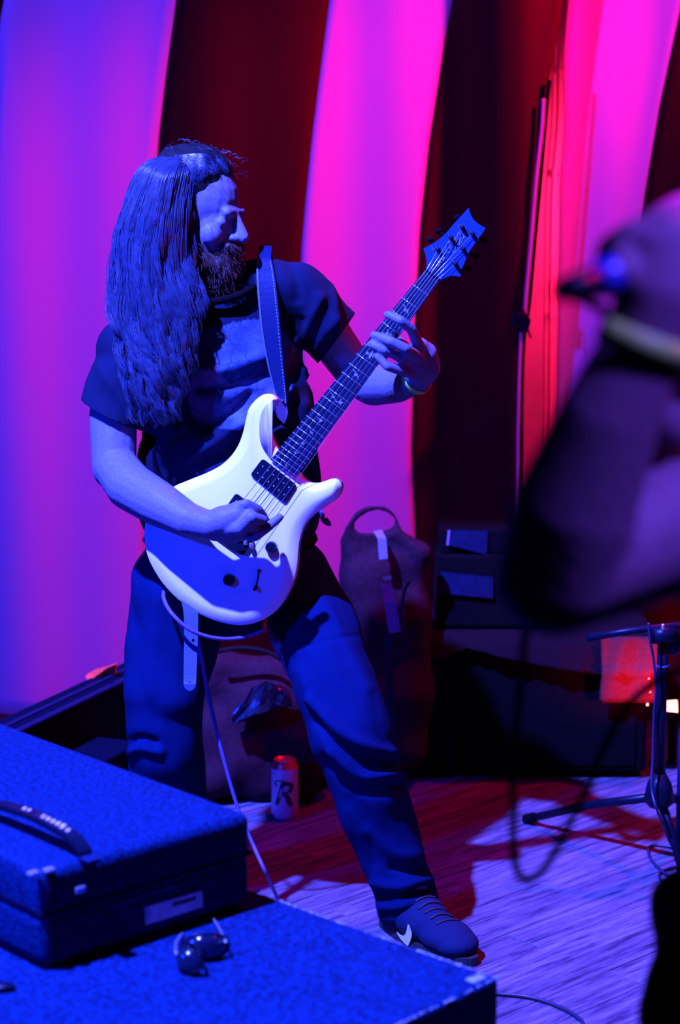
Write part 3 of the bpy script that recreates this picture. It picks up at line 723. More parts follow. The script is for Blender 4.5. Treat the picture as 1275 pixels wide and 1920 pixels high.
# neck and fretboard
n0, n1 = V((796.5, 507.6, 0)), V((823.5, 527.6, 0)); e0, e1 = V((508.8, 861.5, 0)), V((555.5, 895.2, 0))
def fb(s, t, h): # s: across 0..1 ; t: along from nut 0..1
    a = n0.lerp(e0, t); b = n1.lerp(e1, t); p = a.lerp(b, s); return gp(p.x, p.y, h)
bm = bmesh.new(); prism(bm, [fb(0, 0, .008), fb(1, 0, .008), fb(1, 1, .008), fb(0, 1, .008)], [fb(0, 0, .002), fb(1, 0, .002), fb(1, 1, .002), fb(0, 1, .002)])
fbo = obj('fretboard', bm, 'fretboard', gt)
bm = bmesh.new(); sec = []
for t in [i/12 for i in range(13)]:
    if t > .93: t = .93
    row = []
    for k in range(9):
        a = math.pi*k/8; s = .5-.5*math.cos(a); row.append(bm.verts.new(fb(s, t, .0018-.016*math.sin(a))))
    sec.append(row)
for a, b in zip(sec, sec[1:]):
    for k in range(8): bm.faces.new((a[k], a[k+1], b[k+1], b[k]))
    bm.faces.new((a[8], a[0], b[0], b[8]))
obj('neck', bm, 'neck', gt, True)
L24 = 1/.75
ft = [0]+[L24*(1-2**(-k/12)) for k in range(1, 25)]
for k in range(1, 25):
    bm = bmesh.new(); tube(bm, [fb(-.015, ft[k]*.993, .0085), fb(1.015, ft[k]*.993, .0085)], .00085, 6); obj('fret', bm, 'nickel', fbo, True)
bm = bmesh.new(); tube(bm, [fb(-.01, -.006, .009), fb(1.01, -.006, .009)], .0025, 6); obj('nut', bm, 'black_plastic', gt)
# bird inlays
birds = [[(-1, .6), (-.5, .35), (-.15, .0), (0, -.35), (.3, -.1), (1, -.5), (.5, .1), (.35, .5), (.1, .25), (-.1, .3), (-.4, .55)],
         [(-.9, -.3), (-.2, .1), (-.3, .8), (.1, .3), (.9, .5), (.4, .0), (.5, -.6), (.05, -.2), (-.4, -.5)],
         [(-1, .2), (-.3, .3), (0, .9), (.15, .3), (1, .6), (.4, 0), (.2, -.7), (-.1, -.1), (-.6, -.2)]]
for j, k in enumerate([3, 5, 7, 9, 12, 15, 17, 19, 21, 24]):
    tm = (ft[k-1]+ft[k])/2*.993; gap = (ft[k]-ft[k-1])
    sz = min(.0105, gap*.5*.40)*1.15; ctr = fb(.5, tm, .0088)
    U = (fb(1, tm, 0)-fb(0, tm, 0)).normalized(); W = (fb(.5, 0, 0)-fb(.5, 1, 0)).normalized()
    shp = [birds[j % 3]]; offs = [0]
    if k == 12: shp = [birds[0], birds[1]]; offs = [-.009, .009]
    bm = bmesh.new()
    for s_, of in zip(shp, offs):
        ps = [ctr+U*(x*sz*1.1+of)+W*(y*sz) for x, y in s_]
        prism(bm, [p+GN*.0005 for p in ps], [p-GN*.0008 for p in ps])
    obj('inlay', bm, 'pearl', fbo)
# headstock
def c2(x, y): return (640+x/4.25, 370+y/4.25)
hs_o = [c2(*p) for p in [(665, 585), (681, 550), (682, 520), (675, 470), (656, 410), (700, 385), (745, 362), (790, 328), (840, 282), (900, 210), (960, 145), (1015, 85), (1024, 120), (1038, 155), (1060, 185), (1085, 207), (1115, 228), (1150, 245), (1118, 295), (1070, 360), (1030, 418), (1000, 475), (962, 568), (925, 540), (910, 555), (946, 600), (948, 632), (905, 627), (868, 628), (830, 640), (780, 672)]]
hs_o = [c2(*p) for p in [(665, 585), (681, 550), (682, 520), (675, 470), (656, 410), (700, 385), (745, 362), (790, 328), (840, 282), (900, 210), (960, 145), (1015, 85), (1024, 120), (1038, 155), (1060, 185), (1085, 207), (1115, 228), (1150, 245), (1118, 295), (1070, 360), (1030, 418), (1000, 475), (962, 568), (945, 575), (943, 600), (950, 618), (948, 634), (905, 627), (868, 628), (830, 640), (780, 672)]]
bm = bmesh.new(); prism(bm, [gp(x, y, .004) for x, y in hs_o], [gp(x, y, -.010) for x, y in hs_o]); hso = obj('headstock', bm, 'head_face', gt)
tun = [(958, 230), (1040, 280), (868, 312), (965, 400), (765, 405), (905, 520)]
sides = [(-1, 0), (1, 0), (-1, 0), (1, 0), (-1, 0), (1, 0)]
btn = [(920, 155), (1135, 335), (770, 262), (1065, 460), (705, 335), (1010, 560)]
for (x, y), (bx, by) in zip(tun, btn):
    q = gp(*c2(x+8, y+15), 0); bm = bmesh.new(); tube(bm, [q+GN*.003, q+GN*.005, q+GN*.016], [.0055, .0045, .0035], 10)
    tp = obj('tuner_post', bm, 'black_plastic', hso, True)
    b_ = gp(*c2(bx, by), -.014); bm = bmesh.new(); tube(bm, [q-GN*.014, b_], .0022, 6)
    ell(bm, b_, (.008, .004, .006)); obj('tuner_button', bm, 'black_matte', tp, True)
    # short crossbar shadow-throwing lock wheel
    bm = bmesh.new(); tube(bm, [q+GN*.010+V((-.006, 0, .007)), q+GN*.010+V((.008, 0, -.010))], .0028, 6); obj('tuner_lever', bm, 'black_plastic', tp, True)
# logo signature scribble and small truss cover
def scrib(name, pts, r, m, parent, h=.0048, n=6):
    bm = bmesh.new(); tube(bm, [gp(x, y, h) for x, y in sp2([c2(*p) for p in pts], n)], r, 5); return obj(name, bm, m, parent, True)
scrib('signature', [(890, 340), (850, 370), (830, 410), (845, 445), (875, 430), (900, 380), (885, 350), (870, 400), (900, 445), (912, 400), (905, 345), (925, 330), (915, 370), (935, 375), (945, 330), (925, 300), (945, 285), (955, 330), (940, 380), (960, 360), (975, 310), (965, 280), (985, 290), (975, 330), (1000, 300), (990, 275)], .0006, 'pearl', hso)
scrib('signature', [(930, 225), (945, 240), (965, 215)], .0006, 'pearl', hso)
scrib('signature', [(720, 395), (740, 420), (750, 400)], .0006, 'pearl', hso)
q = [c2(*p) for p in [(715, 590), (800, 490), (822, 505), (738, 612)]]
bm = bmesh.new(); prism(bm, [gp(x, y, .0055) for x, y in q], [gp(x, y, .0045) for x, y in q]); tr = obj('truss_cover', bm, 'leather', hso)
tcv = bpy.data.curves.new('cover_lettering', 'FONT'); tcv.body = 'CUSTOM 24'; tcv.size = .0085; tcv.align_x = 'CENTER'
to = bpy.data.objects.new('tmp', tcv); col.objects.link(to); me = bpy.data.meshes.new_from_object(to.evaluated_get(bpy.context.evaluated_depsgraph_get())); bpy.data.objects.remove(to)
o0 = gp(*c2(773, 556), .0062); X_ = (gp(*c2(815, 498), 0)-gp(*c2(727, 600), 0)).normalized(); Y_ = GN.cross(X_)
me.transform(Matrix.Translation(o0) @ Matrix((X_, Y_, GN)).transposed().to_4x4()); obj('cover_lettering', me, 'stitch', tr)
# pickups, bridge
def rrect(P, r=.18, n=3):
    out = []; P = [V((*p, 0)) for p in P]
    for i in range(4):
        a, b, c = P[i-1], P[i], P[(i+1) % 4]
        u = b+(a-b).normalized()*6; w2 = b+(c-b).normalized()*6
        for k in range(n+1):
            t = k/n; out.append((1-t)**2*u+2*t*(1-t)*b+t*t*w2)
    return out
def pick(P, name='pickup'):
    R_ = rrect(P); bm = bmesh.new(); prism(bm, [gp(p.x, p.y, .0045) for p in R_], [gp(p.x, p.y, -.003) for p in R_])
    o = obj(name, bm, 'black_plastic', gt)
    a, b, c, d = [V((*p, 0)) for p in P]
    for row in (.3, .7):
        for k in range(6):
            p = a.lerp(d, row).lerp(b.lerp(c, row), .12+.152*k); bm = bmesh.new(); ell(bm, gp(p.x, p.y, .0048), (.0016, .0008, .0016), None, 8); obj('pole_piece', bm, 'nickel', o, True)
    return o
pick([(492.8, 859.2), (557, 909.7), (534.6, 944.4), (469.6, 890.4)])
pick([(443, 924), (507.5, 973), (484, 1006), (420, 957)])
R_ = rrect([(417, 968), (478, 1012), (456, 1042), (396, 998)]); bm = bmesh.new(); prism(bm, [gp(p.x, p.y, .009) for p in R_], [gp(p.x, p.y, -.003) for p in R_]); br = obj('bridge', bm, 'black_plastic', gt)
for k in range(6):
    bm = bmesh.new(); x, y = 420+10.5*k, 985+7.6*k; box(bm, gp(x, y, .011), (.008, .006, .012), bevel=.001); obj('saddle', bm, 'nickel', br)
# strings
for k in range(6):
    s = .09+.164*k
    r = .00075-.00008*k
    bx, by = 420+10.5*k, 985+7.6*k
    p0 = fb(s, -.004, .0125); p1 = gp(bx, by, .016)
    order = [4, 2, 0, 1, 3, 5]
    tx, ty = tun[order[k]]
    bm = bmesh.new(); tube(bm, [gp(*c2(tx+8, ty+15), .010), p0, fb(s, .02, .0125), p1], max(r, .00045), 5); obj('string', bm, 'nickel', gt, True)
for x, y in ((509, 1026), (430, 1087)):
    kn = gp(x, y, 0); bm = bmesh.new(); tube(bm, [kn-GN*.002, kn+GN*.010, kn+GN*.013], [.0125, .0115, .010], 20); tube(bm, [kn+GN*.013, kn+GN*.0136], .0035, 10); obj('knob', bm, 'black_plastic', gt, False)
bm = bmesh.new(); tube(bm, [gp(486, 1070, .0005), gp(480, 1103, .0005)], .0016, 6); tube(bm, [gp(480.5, 1100, 0), gp(479, 1104, .012)], .004, 8); tube(bm, [gp(486, 1070, -.001), gp(486, 1070, .003)], .0035, 8); obj('selector_switch', bm, 'black_plastic', gt)

# =================================================================== GUITARIST
man = thing('person', 'long-haired bearded man in a dark tee and jeans playing the white guitar', 'person', at(480, 1700, 3.95))
skin = bmesh.new()
# torso core
Yt = 4.03
ell(skin, at(405, 700, Yt), (.165, .10, .19)); ell(skin, at(430, 870, Yt), (.15, .105, .17)); ell(skin, at(440, 1040, Yt+.02), (.155, .10, .12))
chain(skin, [(at(262, 650, Yt), .045), (at(330, 590, Yt), .055), (at(410, 570, Yt), .060), (at(500, 545, Yt), .058), (at(560, 555, Yt), .050)])
# right arm (image left)
RA = [(at(243, 665, 4.02), .044), (at(212, 780, 3.97), .050), (at(214, 878, 3.93), .046)]
chain(skin, RA)
chain(skin, [(at(214, 872, 3.93), .046), (at(244, 912, 3.87), .050), (at(300, 946, 3.81), .046), (at(352, 975, 3.765), .036), (at(392, 985, 3.75), .0295)])
# left arm (image right)
chain(skin, [(at(572, 560, 4.04), .052), (at(625, 640, 4.07), .047), (at(668, 700, 4.10), .043)])
chain(skin, [(at(668, 705, 4.10), .043), (at(700, 722, 4.03), .044), (at(745, 722, 3.95), .037), (at(785, 708, 3.88), .029)])
# right hand: palm, fingers, thumb
def fing(pts, rs):
    chain(skin, list(zip(pts, rs)), 12)
chain(skin, [(at(392, 985, 3.75), .028), (at(420, 976, 3.745), .031), (at(446, 966, 3.74), .026)])
chain(skin, [(at(400, 990, 3.752), .026), (at(430, 993, 3.75), .028), (at(455, 992, 3.745), .024)])
fing([at(442, 952, 3.735), at(462, 945, 3.73), at(484, 955, 3.745), at(495, 967, 3.765)], [.0125, .0105, .0095, .008])
fing([at(448, 966, 3.735), at(470, 966, 3.722), at(487, 980, 3.735), at(478, 990, 3.755)], [.012, .0105, .0098, .008])
fing([at(452, 984, 3.735), at(473, 986, 3.72), at(486, 998, 3.735), at(476, 1006, 3.76)], [.012, .0105, .0095, .008])
fing([at(452, 1000, 3.74), at(478, 1006, 3.728), at(503, 988, 3.732), at(524, 970, 3.74)], [.0115, .0105, .0098, .0086])
fing([at(425, 992, 3.735), at(453, 990, 3.715), at(472, 970, 3.70), at(494, 975, 3.715)], [.016, .0135, .0125, .0098])
# left hand: palm beyond the neck, fingers over the strings
chain(skin, [(at(785, 708, 3.88), .029), (at(798, 690, 3.865), .031), (at(796, 665, 3.85), .027), (at(787, 650, 3.835), .019)])
chain(skin, [(at(782, 700, 3.86), .028), (at(785, 682, 3.845), .026), (at(780, 660, 3.85), .022)])
fing([at(788, 655, 3.825), at(772, 618, 3.79), at(752, 601, 3.775), at(731, 591, 3.79), at(725, 590, 3.803)], [.0125, .0108, .0098, .0088, .0078])
fing([at(788, 672, 3.825), at(760, 654, 3.772), at(733, 640, 3.768), at(708, 630, 3.79), at(700, 628, 3.80)], [.0125, .0112, .0100, .0088, .0078])
fing([at(785, 688, 3.83), at(755, 672, 3.80), at(722, 656, 3.782), at(700, 647, 3.792), at(694, 646, 3.80)], [.012, .0108, .0098, .0086, .0078])
fing([at(778, 702, 3.84), at(752, 695, 3.80), at(726, 687, 3.783), at(710, 670, 3.79), at(705, 664, 3.80)], [.0118, .0105, .0092, .0084, .0076])
fing([at(780, 688, 3.87), at(757, 650, 3.885), at(735, 628, 3.885), at(722, 610, 3.875)], [.016, .013, .0118, .0095])
# legs
LL = [(at(345, 1095, 4.07), .080), (at(318, 1290, 3.98), .060), (at(322, 1390, 3.97), .052), (onz(345, 1600, .09), .04)]
RL_ = [(at(535, 1095, 4.05), .085), (at(648, 1370, 3.80), .058), (at(690, 1480, 3.83), .055), (at(768, 1672, 3.83), .040)]
chain(skin, LL); chain(skin, RL_)
fdir = (onz(872, 1812, .03)-onz(725, 1745, .03)).normalized()
ank = at(752, 1690, 3.84)
heel = V((ank.x, ank.y, 0)) - fdir*.05; toe = heel+fdir*.25
chain(skin, [(ank+V((0, 0, .0)), .038), (V((heel.x, heel.y, .045))+fdir*.02, .034)]); chain(skin, [(V((heel.x, heel.y, .045))+fdir*.02, .034), (V((toe.x, toe.y, .035))-fdir*.05, .03)])
ank2 = onz(345, 1600, .09)
chain(skin, [(ank2, .038), (V((ank2.x-.06, ank2.y-.14, .04)), .03)])
# head
hc = at(372, 398, 3.985)
fw = V((.87, -.42, -.27)).normalized(); up0 = V((.10, -.05, 1)); rt = fw.cross(up0).normalized(); upv = rt.cross(fw)
RH = Matrix((rt, fw, upv)).transposed()
def hp(x, y, z): return hc+RH@V((x, y, z))
def hell(c, r): ell(skin, hp(*c), r, RH)
hell((0, -.012, .025), (.074, .094, .086)); hell((0, .034, -.028), (.060, .060, .082)); hell((0, .04, -.080), (.046, .046, .036)); hell((0, .078, -.098), (.020, .018, .018))
cap(skin, hp(-.028, .079, .022), .0115, hp(.028, .079, .022), .0115); cap(skin, hp(0, .088, .014), .0085, hp(0, .114, -.020), .0125)
for s in (-1, 1):
    cap(skin, hp(s*.010, .102, -.025), .0085, hp(s*.014, .098, -.026), .0075)
    hell((s*.038, .060, -.028), (.024, .026, .026)); hell((s*.031, .074, .000), (.0145, .012, .0115)); hell((s*.076, -.002, -.01), (.010, .018, .030))
cap(skin, hp(-.018, .091, -.049), .0065, hp(.018, .091, -.049), .0065); cap(skin, hp(-.015, .090, -.058), .0075, hp(.015, .090, -.058), .0075)
chain(skin, [(hp(0, -.03, -.05), .058), (at(402, 560, 4.02), .062)])
me = fuse(skin, .0036, 3)
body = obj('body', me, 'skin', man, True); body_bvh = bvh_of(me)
for s in (-1, 1):
    bm = bmesh.new(); ell(bm, hp(s*.031, .0725, .0005), (.0118, .0118, .0095), RH, 14); obj('eye', bm, 'eye', body, True)
# ---- t-shirt
bm = bmesh.new()
ell(bm, at(408, 690, Yt), (.180, .118, .20)); ell(bm, at(427, 860, Yt), (.172, .122, .21)); ell(bm, at(432, 990, Yt+.01), (.180, .126, .12))
cap(bm, at(345, 760, Yt), .10, at(350, 960, Yt), .105); cap(bm, at(505, 740, Yt), .095, at(510, 960, Yt), .105)
chain(bm, [(at(250, 640, Yt), .066), (at(330, 585, Yt), .066), (at(410, 562, Yt), .070), (at(500, 545, Yt), .070), (at(562, 548, Yt), .064)])
chain(bm, [(at(250, 645, 4.02), .068), (at(222, 730, 3.99), .074), (at(200, 800, 3.97), .072)]); cap(bm, at(262, 660, 4.02), .066, at(246, 810, 3.98), .050); cap(bm, at(232, 650, 4.01), .066, at(262, 650, 4.0), .07)
chain(bm, [(at(560, 550, 4.04), .066), (at(600, 595, 4.05), .066), (at(648, 660, 4.08), .064)])
me = fuse(bm, .006, 5)
rumple(me, 7, .012, 2); rumple(me, 18, .004, 5)
folds(me, [([(350, 860), (420, 820), (490, 770), (540, 730)], 13, .020), ([(330, 830), (400, 800), (470, 740)], 10, -.014),
           ([(380, 870), (450, 845), (520, 790)], 9, -.014), ([(300, 800), (370, 812), (440, 795)], 12, .014), ([(340, 900), (420, 880), (470, 850)], 12, .014),
           ([(360, 690), (430, 690), (520, 655)], 12, .010), ([(370, 730), (440, 725), (510, 700)], 9, -.010), ([(560, 640), (580, 600), (600, 560)], 12, .012),
           ([(545, 700), (560, 650), (570, 600)], 8, -.010), ([(575, 690), (600, 640), (625, 600)], 9, .008), ([(610, 500), (625, 560), (630, 620)], 9, .010),
           ([(190, 690), (230, 750), (260, 790)], 12, .008), ([(230, 690), (255, 740), (275, 790)], 8, -.010), ([(540, 480), (555, 520), (560, 560)], 9, -.006),
           ([(570, 760), (575, 850), (590, 960)], 12, .010), ([(550, 800), (560, 900)], 9, -.012), ([(300, 850), (310, 940)], 12, .012)])
a, b = at(150, 747, 3.97), at(272, 806, 3.97); d = (b-a).normalized(); nrm = V((0, -1, 0)).cross(d); nrm = nrm if nrm.z < 0 else -nrm
a2, b2 = at(592, 686, 4.06), at(662, 592, 4.06); d2 = (b2-a2).normalized(); n2_ = V((0, -1, 0)).cross(d2); n2_ = n2_ if n2_.x > 0 else -n2_
hemp = at(430, 1030, Yt)
cut(me, [((a+b)/2, nrm, .112), ((a2+b2)/2, n2_, .12), (hemp, V((-.02, -.0, -1)), None)])
# neck opening
nk = hp(0, -.01, -.13) ; nk = at(408, 520, 3.99)
co = coords(me); P = proj_np(co)
ca = me.color_attributes.new('print', 'FLOAT_COLOR', 'POINT')
val = np.zeros((len(co), 4)); val[:, 3] = 1
face = normals(me)[:, 1] < 0
def poly_in(P, poly):
    x, y = P.T; ins = np.zeros(len(P), bool); j = len(poly)-1
    for i in range(len(poly)):
        xi, yi = poly[i]; xj, yj = poly[j]
        c = ((yi > y) != (yj > y)) & (x < (xj-xi)*(y-yi)/(yj-yi+1e-9)+xi); ins ^= c; j = i
    return ins
def paint(poly, c):
    m_ = poly_in(P, sp2(poly, 4, True)) & face; val[m_, :3] = c
paint([(355, 640), (420, 610), (500, 600), (545, 640), (552, 700), (530, 760), (470, 800), (400, 800), (360, 750)], (.05, .085, .19))
paint([(352, 660), (392, 650), (405, 690), (400, 770), (375, 800), (352, 740)], (.09, .03, .10))
paint([(425, 690), (500, 672), (520, 690), (470, 712), (425, 716)], (.01, .03, .08))
paint([(430, 760), (500, 720), (530, 725), (480, 765), (440, 790)], (.07, .10, .2))
paint([(535, 655), (552, 648), (560, 680), (552, 700), (538, 712)], (.28, .03, .04))
ca.data.foreach_set('color', val.astype(np.float32).ravel())
tee_bvh = bvh_of(me)
tee = obj('t_shirt', me, M['tee'], man, True); solid(tee, .003); tee['label'] = 'dark tee with a cracked faded print'
bm = bmesh.new()   # collar band
cc = at(404, 545, 4.0)
tube(bm, [cc+V((math.cos(t)*.088, math.sin(t)*.078, .010+math.cos(t)*.012+math.sin(t)*.028)) for t in [k*2*math.pi/40 for k in range(40)]], .008, 8, True); obj('collar', bm, 'black_matte', tee, True)
# ---- jeans
bm = bmesh.new()
ell(bm, at(432, 1055, Yt+.02), (.178, .125, .12)); ell(bm, at(435, 1110, Yt+.03), (.165, .12, .10))
chain(bm, [(at(345, 1090, 4.05), .108), (at(320, 1200, 3.99), .100), (at(308, 1300, 3.95), .086), (at(312, 1400, 3.95), .082), (at(320, 1490, 3.99), .080), (onz(338, 1640, .03), .078)])
cap(bm, at(325, 1120, 3.98), .085, at(318, 1300, 3.93), .075)
chain(bm, [(at(540, 1085, 4.03), .100), (at(592, 1170, 3.93), .088), (at(625, 1270, 3.86), .086), (at(655, 1380, 3.81), .084), (at(692, 1480, 3.82), .078), (at(730, 1590, 3.84), .072), (at(764, 1690, 3.85), .066), (at(775, 1740, 3.86), .064)])
me = fuse(bm, .007, 5); rumple(me, 6, .014, 9); rumple(me, 16, .005, 4)
folds(me, [([(585, 1310), (640, 1372), (700, 1402), (748, 1412)], 10, .014), ([(590, 1350), (640, 1402), (700, 1430), (748, 1434)], 10, -.016),
           ([(620, 1410), (670, 1452), (720, 1452), (757, 1446)], 9, .011), ([(610, 1425), (660, 1474), (715, 1482), (762, 1470)], 11, -.013),
           ([(560, 1260), (600, 1330), (620, 1380)], 14, .007), ([(560, 1215), (620, 1200), (680, 1190)], 4, -.0025),
           ([(690, 1560), (740, 1600), (795, 1604)], 12, .006), ([(700, 1655), (750, 1662), (810, 1648)], 9, .010), ([(735, 1628), (770, 1634), (805, 1624)], 7, -.009),
           ([(760, 1676), (790, 1664), (818, 1664)], 6, -.014), ([(700, 1700), (745, 1700), (785, 1688)], 7, .008),
           ([(660, 1500), (690, 1560), (700, 1620)], 14, -.006), ([(232, 1420), (262, 1402), (300, 1410)], 8, .012), ([(232, 1395), (260, 1385), (290, 1392)], 8, -.012),
           ([(300, 1110), (290, 1200), (280, 1300)], 14, .005), ([(600, 1120), (640, 1190), (690, 1290)], 12, .005)])
hj = at(775, 1722, 3.84); kn_ = (at(768, 1690, 3.85)-at(730, 1590, 3.84)).normalized()
hj2 = onz(338, 1640, .04)
cut(me, [(at(768, 1712, 3.85), (kn_+V((0, 0, -1.2))+V((-.25, -.25, 0))).normalized(), .14), (hj2, V((0, 0, -1)), .13), (at(432, 985, Yt), V((0, 0, 1)), .4)])
jn = obj('jeans', me, 'jeans', man, True); solid(jn, .003)
bm = bmesh.new(); bc = at(432, 1010, Yt+.01)
tube(bm, [bc+V((math.cos(t)*.176, math.sin(t)*.124, 0)) for t in [k*2*math.pi/48 for k in range(48)]], .012, 6, True); obj('belt', bm, 'black_matte', man, True)
# belt-side pouch tails, pale ties by the hip
bm = bmesh.new(); tube(bm, spline([at(x, y, 3.93) for x, y in [(592, 955), (603, 962), (606, 975), (618, 983), (610, 972)]], 5), .005, 6); obj('tie_end', bm, 'pale_leather', jn, True)
# ---- shoes
def shoe(heel, fd, name='sneaker'):
    sd = V((-fd.y, fd.x, 0)); Z = V((0, 0, 1)); bm = bmesh.new()
    def q(a, s, z): return V((heel.x, heel.y, 0))+fd*a+sd*s+Z*z
    R_ = Matrix((fd, sd, Z)).transposed()
    ell(bm, q(.045, 0, .048), (.054, .044, .050), R_); ell(bm, q(.12, 0, .048), (.088, .050, .042), R_); ell(bm, q(.19, 0, .038), (.068, .052, .034), R_); ell(bm, q(.22, 0, .032), (.048, .048, .028), R_); ell(bm, q(.10, .006, .062), (.070, .047, .040), R_)
    cap(bm, q(.05, 0, .06), .038, q(.055, 0, .095), .036); cap(bm, q(.10, 0, .07), .03, q(.075, 0, .10), .028); cap(bm, q(.10, 0, .07), .028, q(.19, 0, .045), .026)
    me = fuse(bm, .004, 3); r = obj(name, me, 'shoe', man, True); bv = bvh_of(me)
    bm = bmesh.new(); out = []
    for k in range(40):
        t = k*2*math.pi/40; a = .13+.148*math.cos(t); wd = .040+.010*math.cos(t)
        out.append((a, wd*math.sin(t)*(1 if abs(math.sin(t)) < .99 else 1)))
    prism(bm, [q(a, s, .018) for a, s in out], [q(a, s*1.02, .0) for a, s in out]); obj('sole', bm, 'shoe_dark', r)
    for i in range(6):
        a = .105+.018*i; z = .103-.0085*i; bm = bmesh.new()
        pl_ = []
        for aa, ss in ((a-.006, -.026), (a-.003, -.013), (a, 0), (a+.003, .013), (a+.006, .026)):
            h_ = bv.ray_cast(q(aa, ss, .3), V((0, 0, -1))); pl_.append((h_[0] or q(aa, ss, z))+V((0, 0, .0015)))
        tube(bm, spline(pl_, 3), .0028, 6); obj('lace', bm, 'shoe_dark', r, True)
    return r, bv, q
sh, sbv, q_ = shoe(heel, fdir); sh['label'] = 'suede sneaker with a pale V mark'
def c5(x, y): return (670+x/5.543, 1640+y/5.543)
vm = [c5(*p) for p in [(408, 588), (430, 608), (455, 628), (480, 635), (500, 618), (512, 580), (520, 540), (525, 512), (543, 530), (541, 570), (536, 620), (528, 660), (520, 690), (530, 690), (545, 640), (553, 600), (566, 605), (562, 650), (548, 695), (524, 745), (490, 715), (450, 670), (420, 625)]]
smp = [(x, y, sbv.ray_cast(CAM, ray(x, y).normalized())[0]) for x in range(742, 774, 4) for y in range(1730, 1772, 4)]
smp = [(x, y, h_.y) for x, y, h_ in smp if h_ is not None and h_.z > .02]
Am = np.array([[x-757, y-1750, 1] for x, y, _ in smp]); yy_ = np.array([q3[2] for q3 in smp]); cf = np.linalg.lstsq(Am, yy_, rcond=None)[0]
off_ = float((Am@cf-yy_).max())*.7+.002
pts = [at(x, y, float(np.dot([x-757, y-1750, 1], cf))-off_) for x, y in vm]
bm = bmesh.new(); prism(bm, pts, [p+ray(750, 1750).normalized()*(.004+off_) for p in pts]); obj('side_mark', bm, 'shoe_white', sh)
bm = bmesh.new(); tube(bm, spline([at(x, y, 3.78) for x, y in [(835, 1745), (842, 1735), (855, 1736), (859, 1748), (852, 1756), (842, 1753), (838, 1748)]], 5), .0018, 6)
tube(bm, spline([at(x, y, 3.76) for x, y in [(838, 1748), (850, 1762), (864, 1775), (874, 1786), (872, 1790)]], 5), .0018, 6); obj('lace_bow', bm, 'shoe_dark', sh, True)
shoe(V((ank2.x+.01, ank2.y+.05, 0)), V((-.45, -.89, 0)).normalized())
# ---- hair
def guide(u):
    G0 = [(338, 288), (268, 308), (232, 385), (216, 465), (210, 560), (228, 640), (250, 720), (268, 790)]
    G1 = [(346, 287), (312, 325), (292, 400), (272, 500), (275, 600), (285, 690), (292, 760), (298, 806)]
    G2 = [(356, 290), (374, 318), (366, 395), (358, 465), (376, 540), (366, 620), (345, 700), (322, 775)]
    a, b, t = (G0, G1, u*2) if u < .5 else (G1, G2, u*2-1)
    return [(p[0]*(1-t)+q2[0]*t, p[1]*(1-t)+q2[1]*t) for p, q2 in zip(a, b)]
bm = bmesh.new()
ell(bm, hp(0, -.035, .022), (.086, .090, .092), RH); ell(bm, hp(0, -.031, .060), (.082, .088, .074), RH)
chain(bm, [(at(318, 385, 3.985), .074), (at(290, 470, 3.96), .066), (at(288, 560, 3.94), .064), (at(295, 640, 3.915), .050), (at(298, 710, 3.90), .032), (at(298, 750, 3.90), .014)])
chain(bm, [(at(330, 430, 4.04), .06), (at(345, 540, 4.02), .055), (at(330, 640, 3.95), .04)])
me = fuse(bm, .006, 3)
co, no = coords(me), normals(me)
dsp = np.array([noise.noise(V((c[0]*45, c[1]*45, c[2]*7))) for c in co]); setco(me, co+no*(dsp*.008)[:, None])
hair = obj('hair', me, 'hair_base', body, True); hair_bvh = bvh_of(me)
def strands(lines, rad):
    """many thin tapering three-sided strands as one mesh; lines: (n, k, 3)"""
    Pn = np.asarray(lines); n, k, _ = Pn.shape
    T = np.gradient(Pn, axis=1); T /= np.linalg.norm(T, axis=2, keepdims=True)+1e-9
    ref = np.array([.3, -1, .2]); U = np.cross(T, ref); U /= np.linalg.norm(U, axis=2, keepdims=True)+1e-9; W = np.cross(T, U)
    taper = np.sin(np.linspace(.25, 1, k)*math.pi)**.5*.9+.1
    r = rad[:, None]*taper[None, :]
    vs = np.stack([Pn+(U*math.cos(a)+W*math.sin(a))*r[..., None] for a in (0, 2.094, 4.189)], 2).reshape(-1, 3)
    i, j, m_ = np.meshgrid(np.arange(n), np.arange(k-1), np.arange(3), indexing='ij')
    a = (i*k+j)*3+m_; b = (i*k+j)*3+(m_+1) % 3
    fs = np.stack([a, b, b+3, a+3], -1).reshape(-1, 4)
    me = bpy.data.meshes.new('strands'); me.vertices.add(len(vs)); me.vertices.foreach_set('co', vs.astype(np.float32).ravel())
    me.loops.add(fs.size); me.loops.foreach_set('vertex_index', fs.astype(np.int32).ravel())
    me.polygons.add(len(fs)); me.polygons.foreach_set('loop_start', np.arange(0, fs.size, 4, dtype=np.int32)); me.polygons.foreach_set('loop_total', np.full(len(fs), 4, np.int32))
    me.update(calc_edges=True); return me
lines = []; K = 44; hr = random.Random(11)
